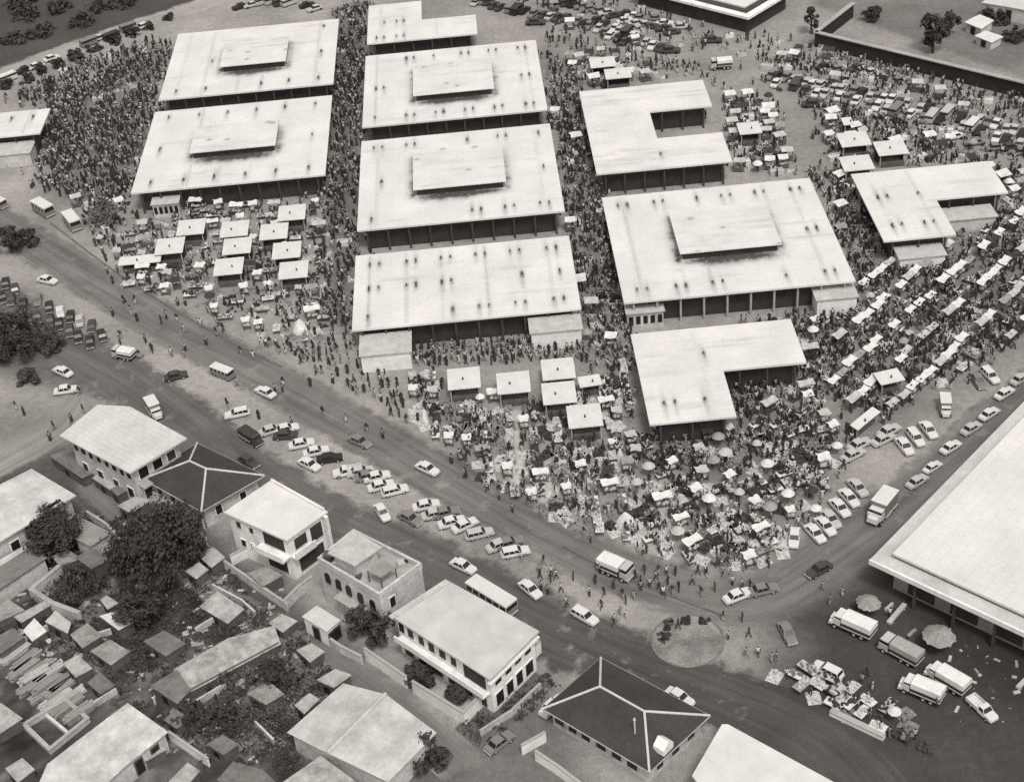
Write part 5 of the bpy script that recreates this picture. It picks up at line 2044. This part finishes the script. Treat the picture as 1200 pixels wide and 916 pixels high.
Z_DIAG = [(1010, 335), (1035, 312), (1125, 290), (1200, 235), (1225, 380), (1120, 440), (1015, 505), (960, 455), (1000, 365)]
Z_UHALL = [(850, 115), (902, 120), (930, 205), (866, 203)]
Z_TOPC = [(660, 72), (745, 64), (785, 92), (690, 106)]
Z_RK = [(960, 128), (1060, 140), (1110, 165), (1165, 185), (1030, 200), (968, 200)]
Z_WALL = [(900, 72), (955, 55), (1205, 118), (1205, 142), (1050, 108)]
Z_FARR = [(1120, 188), (1205, 212), (1205, 300), (1130, 292), (1184, 232)]
Z_LCROWD = [(20, 118), (75, 84), (185, 52), (202, 60), (154, 228), (48, 222), (46, 165), (64, 128)]
Z_LLOW = [(75, 222), (152, 228), (142, 285), (112, 292), (105, 262)]
Z_LANE1 = [(399, 15), (430, 4), (414, 392), (392, 392), (384, 235)]
Z_LANE2 = [(636, 60), (676, 100), (700, 210), (738, 380), (744, 432), (688, 420), (664, 245)]
Z_LANE3 = [(950, 200), (992, 203), (1034, 305), (1034, 330), (1006, 372), (1008, 335)]
Z_YARD = [(905, 792), (948, 785), (1058, 832), (1085, 880), (1040, 862), (972, 828)]
Z_TOP2 = [(556, -6), (800, -6), (880, 40), (960, 62), (940, 80), (840, 60), (740, 62), (640, 30)]
Z_CARPARK = [(880, 62), (960, 78), (1205, 145), (1205, 212), (1100, 190), (950, 125), (890, 100)]
Z_VERGE = [(395, 395), (482, 422), (482, 500), (400, 455), (300, 400), (370, 405)]
Z_SFRONT = [(482, 408), (620, 402), (690, 405), (690, 425), (560, 428), (484, 430)]
Z_L9 = [(850, 440), (945, 430), (955, 450), (870, 500)]
Z_MEDIAN = [(600, 650), (700, 668), (850, 672), (890, 690), (860, 700), (780, 700), (720, 745), (640, 700)]
Z_TOP = [(640, 40), (820, 80), (900, 150), (860, 110), (760, 75), (640, 55)]
Z_LROAD = [(150, 320), (330, 420), (480, 520), (300, 500), (120, 400)]
Z_ROUND = [(770, 722), (860, 715), (900, 760), (960, 800), (900, 790), (780, 770)]
Z_HEADS = [(870, 380), (1000, 370), (960, 455), (880, 480), (950, 425)]

ZN = [  # place, outline, stalls, tables, parasols, piles, people, rotation
    ('in the left market yard', Z_LEFT, 40, 55, 3, 95, 320, 0),
    ('in the yard below the plain wide hall', Z_MID, 22, 95, 3, 110, 430, 0),
    ('between the near L shaped hall and the roundabout', Z_FRONT, 20, 34, 14, 120, 1200, 20),
    ('in the diagonal rows of the right hand market', Z_DIAG, 85, 22, 3, 60, 1300, 42),
    ('right of the U shaped hall', Z_UHALL, 18, 16, 2, 14, 130, 0),
    ('above the U shaped hall', Z_TOPC, 12, 8, 0, 6, 40, 0),
    ('around the three kiosks at the upper right', Z_RK, 10, 14, 2, 16, 220, 10),
    ('along the dark compound wall', Z_WALL, 6, 8, 3, 10, 220, -20),
    ('at the right edge below the car park', Z_FARR, 8, 12, 3, 12, 320, 20),
    ('in the dense crowd left of the square halls', Z_LCROWD, 0, 14, 0, 24, 1900, 0),
    ('around the two parked buses', Z_LLOW, 2, 6, 2, 8, 90, 30),
    ('in the lane beside the left column of halls', Z_LANE1, 0, 6, 0, 10, 900, 0),
    ('in the lane beside the middle column of halls', Z_LANE2, 6, 12, 1, 20, 800, 0),
    ('in the lane beside the largest hall', Z_LANE3, 3, 6, 1, 10, 350, 20),
    ('on the waste strip below the white estate car', Z_YARD, 0, 18, 1, 44, 110, -45),
    ('among the far car rows at the top', Z_TOP2, 8, 10, 0, 10, 130, 10),
    ('among the cars of the far right car park', Z_CARPARK, 2, 6, 0, 8, 190, -15),
    ('in the corner of the near L shaped hall', Z_HEADS, 2, 6, 1, 10, 600, 0),
]
def rows(poly, gap, step, most, ang=45, d=1.8, keep=.9):
    out = []
    xs = [p[0] for p in poly]
    ys = [p[1] for p in poly]
    c, s_ = math.cos(rad(ang)), math.sin(rad(ang))
    cx, cy = sum(xs) / len(xs), sum(ys) / len(ys)
    for i in range(-14, 15):
        for k in range(-30, 31):
            a, b = k * step + R.uniform(-.25, .25), i * gap + R.uniform(-.3, .3)
            p = (cx + a * c - b * s_, cy + a * s_ + b * c)
            if inside(p, poly) and free(p) and SP.ok(p, d) and R.random() < keep:
                SP.put(p, d)
                out.append(p)
    R.shuffle(out)
    return out[:most]


block(PP([(599, 482), (611, 482), (612, 585), (600, 575)]))
block(PP([(635, 540), (645, 540), (647, 608), (636, 602)]))
NST = {'stall': 0, 'table': 0, 'pile': 0, 'para': 0}
PEOPLE = []
PILES = []
place_n = 0
for place, px, ns, nt_, npa, ng, npp, rot in ZN:
    poly = PP(px)
    far = place in ('right of the U shaped hall', 'above the U shaped hall', 'around the three kiosks at the upper right', 'along the dark compound wall', 'at the right edge below the car park', 'in the dense crowd left of the square halls',
                    'in the lane beside the left column of halls', 'around the two parked buses', 'in the lane beside the middle column of halls', 'in the lane beside the largest hall', 'among the far car rows at the top', 'among the cars of the far right car park')
    for x, y in (rows(poly, 4.8, 2.4, ns, keep=.84) if 'diagonal' in place else SP.scatter(poly, ns, 2.1)):
        t = R.choices((0, 1, 2, 3), (62, 24, 6, 8) if 'diagonal' in place else (50, 26, 10, 14))[0]
        rz = rad(rot + R.uniform(-14, 14)) if 'diagonal' not in place else rad(45 + R.uniform(-5, 5))
        lab, g = f'{TONES[t][0]} canopied market stall {place}', f'{TONES[t][0]} stalls {place}'
        if far:
            o = bpy.data.objects.new('market_stall', R.choice(FSTALL[t]))
            o.location = (x, y, 0)
            o.rotation_euler = (0, 0, rz)
            tag(link(o), lab, 'stall', g)
        else:
            dup(STALL[t][1] if 'diagonal' in place else R.choice(STALL[t]), (x, y, 0), rz, R.uniform(.85, 1.1), lab, 'stall', g)
        NST['stall'] += 1
    for x, y in SP.scatter(poly, npa, 1.9):
        t = R.choices((0, 1, 2, 3), (30, 30, 25, 15))[0]
        dup(R.choice(PARA[t]), (x, y, 0), R.uniform(0, 6), R.uniform(.8, 1.1), f'{TONES[t][0]} parasol {place}', 'parasol', f'{TONES[t][0]} parasols {place}')
    for x, y in (rows(poly, 3.4, 1.75, nt_, 90, 1.4, .8) if 'plain wide' in place else SP.scatter(poly, nt_, 1.5)):
        t = R.choices((0, 1, 2, 3), (44, 26, 10, 20))[0]
        g_ = R.randrange(3)
        rz = rad(rot + R.choice((0, 0, 90)) + R.uniform(-7, 7)) if 'plain wide' not in place else rad(90 + R.uniform(-5, 5))
        gw = ('pale', 'mixed', 'dark')[g_]
        lab, g = f'{TONES[t][0]} market table with {gw} goods {place}', f'{TONES[t][0]} tables with {gw} goods {place}'
        if far:
            o = bpy.data.objects.new('market_table', FTABLE[t][g_])
            o.location = (x, y, 0)
            o.rotation_euler = (0, 0, rz)
            tag(link(o), lab, 'table', g)
        else:
            dup(TABLE[t][g_], (x, y, 0), rz, 1, lab, 'table', g)
    for x, y in SP.scatter(poly, ng, 1.15):
        g_ = R.choices((0, 1, 2), (50, 22, 28))[0]
        PILES.append((x, y, g_, place))
    for x, y in SP.scatter(poly, npp, .55):
        q = (x + R.gauss(0, 1.6), y + R.gauss(0, 1.6))
        if not free(q):
            q = (x, y)
        if mnoise.noise((q[0] * .13, q[1] * .13, 3.1)) + R.uniform(-.6, .6) > -.34:
            PEOPLE.append((*q, place))
for place, px, npp in (('on the open verge below the left hall lane', Z_VERGE, 70), ('in front of the plain wide hall', Z_SFRONT, 110), ('in the corner of the near L shaped hall', Z_L9, 130),
                       ('on the open ground above the roundabout', Z_MEDIAN, 46), ('on the far open ground at the top', Z_TOP, 70), ('beside the upper main road', Z_LROAD, 34),
                       ('on or beside the roundabout', Z_ROUND, 9)):
    for x, y in SP.scatter(PP(px), npp, .8):
        PEOPLE.append((x, y, place))
for place, px in (('in the lower left yards', [(140, 800), (280, 760), (330, 830), (220, 850)]), ('at the left junction', [(5, 470), (110, 460), (130, 500), (60, 520)]),
                  ('in the lorry yard', [(960, 690), (1040, 680), (1190, 800), (1150, 860), (1030, 800)])):
    for x, y in SP.scatter(PP(px), 9, 2):
        PEOPLE.append((x, y, place))


PILES.sort(key=lambda q: q[0] ** 2 + q[1] ** 2)
for x, y, g_, place in PILES[:290]:
    o = bpy.data.objects.new('goods_pile', R.choice(GPILE[g_]))
    o.location = (x, y, 0)
    o.rotation_euler = (0, 0, R.uniform(0, 6))
    gw = ('pale', 'mixed', 'dark')[g_]
    tag(link(o), f'{gw} heap of goods on the ground {place}', 'goods', f'{gw} heaps of goods {place}')
mb = MB()
for x, y, g_, place in PILES[290:]:
    mb.cur = g_
    for _ in range(5):
        a, b, sz = R.uniform(-.8, .8), R.uniform(-.6, .6), R.uniform(.25, .5)
        mb.box(x + a, y + b, sz * .4, sz * 1.4, sz, sz * .8, R.uniform(0, 3), taper=.8)
tag(mb.build('goods_heaps', GOODS), 'far heaps of market goods between the halls', 'goods', kind='stuff')


# ------------------------------------------------------------------ people
def figure(pose, sub):
    """one continuous clothed body grown from a jointed skeleton; returns (verts, faces, material index)"""
    V_, E_, Rr = [], [], []

    def j(p, r, parent=None):
        V_.append(p)
        Rr.append(r)
        if parent is not None:
            E_.append((parent, len(V_) - 1))
        return len(V_) - 1
    pel = j((0, 0, .95), (.15, .11))
    wst = j((0, .0, 1.12), (.135, .10), pel)
    chs = j((0, .01, 1.34), (.17, .115), wst)
    nck = j((0, .01, 1.47), (.06, .06), chs)
    hd = j((0, -.015, 1.56), (.085, .10), nck)
    tp = j((0, -.01, 1.68), (.08, .09), hd)
    st = {'stand': 0, 'walk': .28, 'wrap': 0, 'carry': .1, 'bend': 0}[pose]
    if pose == 'wrap':
        a = j((0, 0, .6), (.19, .15), pel)
        b = j((0, 0, .18), (.21, .17), a)
        for s in (-1, 1):
            k = j((s * .08, -.02, .07), (.05, .05), b)
            j((s * .09, -.14, .04), (.04, .03), k)
    else:
        for s in (-1, 1):
            hp = j((s * .10, 0, .86), (.095, .10), pel)
            kn = j((s * .11, -s * st * .6 - .02, .48), (.07, .07), hp)
            an = j((s * .11, -s * st + .03, .09), (.05, .05), kn)
            j((s * .12, -s * st - .13, .05), (.04, .03), an)
    for s in (-1, 1):
        sh = j((s * .21, .01, 1.40), (.065, .065), chs)
        if pose == 'carry' and s == 1:
            el = j((s * .33, -.05, 1.55), (.05, .05), sh)
            j((s * .16, -.02, 1.80), (.035, .035), el)
        else:
            el = j((s * .27, .03 + s * st * .4, 1.13), (.05, .05), sh)
            wr = j((s * .27, -.10 + s * st * .6, .90), (.035, .035), el)
            j((s * .26, -.13 + s * st * .6, .80), (.03, .04), wr)
    me = bpy.data.meshes.new('person')
    me.from_pydata(V_, E_, [])
    o = bpy.data.objects.new('person', me)
    link(o)
    md = o.modifiers.new('skin', 'SKIN')
    if not me.skin_vertices:
        bm = bmesh.new()
        bm.from_mesh(me)
        bm.verts.layers.skin.verify()
        bm.to_mesh(me)
        bm.free()
    for i, r in enumerate(Rr):
        me.skin_vertices[0].data[i].radius = r
    me.skin_vertices[0].data[0].use_root = True
    if sub:
        s2 = o.modifiers.new('subd', 'SUBSURF')
        s2.levels = s2.render_levels = sub
    dg = bpy.context.evaluated_depsgraph_get()
    ev = o.evaluated_get(dg)
    m2 = ev.to_mesh()
    vs = [tuple(v.co) for v in m2.vertices]
    fs = [tuple(p.vertices) for p in m2.polygons]
    ev.to_mesh_clear()
    bpy.data.objects.remove(o)
    mi = []
    for f in fs:
        x = sum(vs[i][0] for i in f) / len(f)
        y = sum(vs[i][1] for i in f) / len(f)
        z = sum(vs[i][2] for i in f) / len(f)
        if z > 1.46 and abs(x) < .13:
            mi.append(3 if (z > 1.63 or y > .03) else 0)
        elif abs(x) > .235 or z < .11 or (z > 1.5 and abs(x) > .13):
            mi.append(0)
        elif z > .98:
            mi.append(1)
        else:
            mi.append(2)
    return vs, fs, mi


POSES = ['stand', 'walk', 'wrap', 'carry']
HI = {p: figure(p, 1) for p in POSES}
LO = {p: figure(p, 0) for p in POSES}
TOPS = [('white', CLOTHW), ('pale', CLOTHM), ('grey', CLOTHG), ('dark', CLOTHD)]
PM = {}
for p in POSES:
    for ti in range(4):
        for bi in (1, 2, 3) if p == 'wrap' else (2, 3):
            vs, fs, mi = HI[p]
            me = bpy.data.meshes.new('person')
            me.from_pydata(vs, [], fs)
            for m in (SKIN, TOPS[ti][1], TOPS[bi][1], HAIR):
                me.materials.append(m)
            me.polygons.foreach_set('material_index', mi)
            me.polygons.foreach_set('use_smooth', [True] * len(fs))
            PM[(p, ti, bi)] = me
PEOPLE.sort(key=lambda q: q[0] ** 2 + q[1] ** 2)
DOING = {'stand': 'standing person', 'walk': 'walking person', 'wrap': 'robed person', 'carry': 'arm raising person'}
for (x, y, place) in PEOPLE[:298]:
    p = R.choices(POSES, (30, 30, 28, 12))[0]
    ti = R.choices(range(4), (20, 12, 20, 48))[0]
    bi = R.choice((1, 2, 3) if p == 'wrap' else (2, 3, 3))
    o = bpy.data.objects.new('person', PM[(p, ti, bi)])
    s = R.uniform(.92, 1.08)
    o.location = (x, y, 0)
    o.scale = (s, s, s)
    o.rotation_euler = (0, 0, R.uniform(0, 2 * PI))
    tag(link(o), f'{DOING[p]}, {TOPS[ti][0]} top, {place}', 'person', f'people {place}, {TOPS[ti][0]} tops, {p}')
# everyone farther away: one crowd
rest = PEOPLE[298:]
rs = np.random.RandomState(3)
allv, allf, allm = [], [], []
k = 0
CM = [SKIN, HAIR] + [t[1] for t in TOPS]
for (x, y, place) in rest:
    p = POSES[rs.choice(4, p=(.32, .3, .28, .1))]
    vs, fs, mi = LO[p]
    ti = rs.choice(4, p=(.22, .12, .18, .48))
    bi = rs.choice(3, p=(.12, .26, .62)) + 1
    mp = (0, 2 + ti, 2 + bi, 1)
    a = rs.uniform(0, 6.28)
    s = rs.uniform(.92, 1.08)
    c_, s_ = math.cos(a) * s, math.sin(a) * s
    va = np.array(vs)
    w_ = np.empty_like(va)
    w_[:, 0] = x + va[:, 0] * c_ - va[:, 1] * s_
    w_[:, 1] = y + va[:, 0] * s_ + va[:, 1] * c_
    w_[:, 2] = va[:, 2] * s
    allv.append(w_)
    allf += [tuple(i + k for i in f) for f in fs]
    allm += [mp[m] for m in mi]
    k += len(vs)
me = bpy.data.meshes.new('crowd')
me.from_pydata(np.concatenate(allv).tolist(), [], allf)
for m in CM:
    me.materials.append(m)
me.polygons.foreach_set('material_index', allm)
tag(link(bpy.data.objects.new('crowd', me)), 'far crowd of market goers between the halls and stalls', 'crowd', kind='stuff')

# ------------------------------------------------------------------ weeds of the waste plots
for nm, leaf, poly, cnt, lab in (('undergrowth', LEAF, [(0, 640), (120, 600), (240, 640), (330, 735), (400, 790), (350, 905), (205, 885), (100, 800), (0, 760)], 330, 'dark weeds in the waste plots of the lower left yards'),
                                 ('undergrowth', LEAF3, [(190, 780), (330, 770), (390, 800), (330, 880), (230, 880)], 110, 'pale dry weeds in the waste ground left of the gabled house'),
                                 ('undergrowth', LEAF, [(545, 855), (635, 790), (650, 800), (580, 880)], 26, 'weeds in the grey garden beside the shop')):
    v, f = [], []
    for x, y in SP.scatter(PP(poly), cnt, .7, 8):
        sz = R.uniform(.3, 1.3)
        for _ in range(int(14 + 20 * sz)):
            c = Vector((x + R.gauss(0, .5) * sz, y + R.gauss(0, .5) * sz, abs(R.gauss(0, .35)) * sz + .05))
            u = Vector((R.uniform(-1, 1), R.uniform(-1, 1), R.uniform(-.5, .8))).normalized()
            t = u.orthogonal().normalized()
            q = R.uniform(.1, .26)
            k = len(v)
            v += [tuple(c + u * q), tuple(c + t * q * .6), tuple(c - u * q), tuple(c - t * q * .6)]
            f.append((k, k + 1, k + 2, k + 3))
    tag(MB().add(v, f).build(nm, leaf), lab, 'weeds', kind='stuff')

# ------------------------------------------------------------------ rubble and litter in the yards, timber in the lorry yard
mb = MB()
for poly, cnt in (([(0, 640), (120, 610), (230, 650), (330, 730), (400, 790), (340, 900), (200, 880), (90, 800), (0, 760)], 520), ([(915, 800), (960, 785), (1060, 830), (1066, 870), (1036, 862)], 90),
                  ([(1060, 720), (1190, 760), (1200, 860), (1100, 840)], 36), ([(180, 600), (330, 690), (380, 760), (300, 720), (170, 620)], 90), ([(70, 530), (180, 560), (240, 620), (150, 600)], 60)):
    for x, y in SP.scatter(PP(poly), cnt, .7, 6):
        s = R.uniform(.1, .5) ** 1.3
        mb.cur = R.choice((0, 0, 1, 2))
        mb.box(x, y, s * .2, s * R.uniform(1, 4), s, s * .5, R.uniform(0, 3), taper=R.uniform(.4, 1))
for poly, cnt in (([(0, 640), (120, 605), (235, 650), (330, 735), (395, 790), (345, 900), (205, 882), (95, 800), (0, 760)], 230), ([(170, 600), (250, 640), (335, 705), (380, 760), (330, 730), (230, 670)], 60),
                  ([(100, 560), (160, 570), (235, 640), (200, 650)], 40)):
    for x, y in SP.scatter(PP(poly), cnt, .5, 6):
        mb.cur = R.choice((0, 0, 1, 2, 2))
        a, t, u = R.uniform(.4, 1.5), R.uniform(0, 3), R.uniform(.3, .9)
        k = len(mb.v)
        mb.box(x, y, .16, a, u, .05, t, taper=R.uniform(.7, 1))
        tl = R.uniform(-.22, .22)
        for i in range(k, len(mb.v)):
            vx, vy, vz = mb.v[i]
            mb.v[i] = (vx, vy, vz + (vx - x) * tl + abs(tl) * .5)
tag(mb.build('rubble', [RUBBLE, CLOTHM, BARK]), 'scattered stones and scrap lying in the yards', 'rubble', kind='stuff')
for lab, a, b, th in (('long pale timber beam lying beside the smaller thatched shade', (1060, 710), (1041, 732), .55), ('short pale timber beam left of the long beam', (1046, 709), (1037, 717), .3),
                      ('long pale pipe lying on the ground along the warehouse wall', (1070, 679), (1101, 695), .4), ('pale beam standing out at the right edge of the lorry yard', (1192, 808), (1204, 796), .5)):
    A, B = P(*a), P(*b)
    L_ = math.hypot(B[0] - A[0], B[1] - A[1])
    mbb = MB()
    if 'pipe' in lab:
        mbb.tube((-L_ / 2, 0, th / 2), (L_ / 2, 0, th / 2), th / 2, n=10)
    else:
        mbb.box(0, 0, .3, L_, th, .35).box(-L_ * .35, 0, .06, .2, th * 1.2, .12).box(L_ * .35, 0, .06, .2, th * 1.2, .12)
    o = mbb.build('timber_beam' if 'pipe' not in lab else 'pipe', CLOTHM)
    o.location = ((A[0] + B[0]) / 2, (A[1] + B[1]) / 2, 0)
    o.rotation_euler = (0, 0, math.atan2(B[1] - A[1], B[0] - A[0]))
    tag(o, lab, 'beam' if 'pipe' not in lab else 'pipe')
yard_wall('low white kerb wall at the foot of the waste strip by the road', [(973, 836), (1036, 866)], .6, PLASTER, .6, 'low_wall')
print('people', len(PEOPLE), 'counts', NST)

for o in scene.objects:
    if len(str(o.get('label', '')).split()) > 16:
        print('LONG', o.name, o['label'])
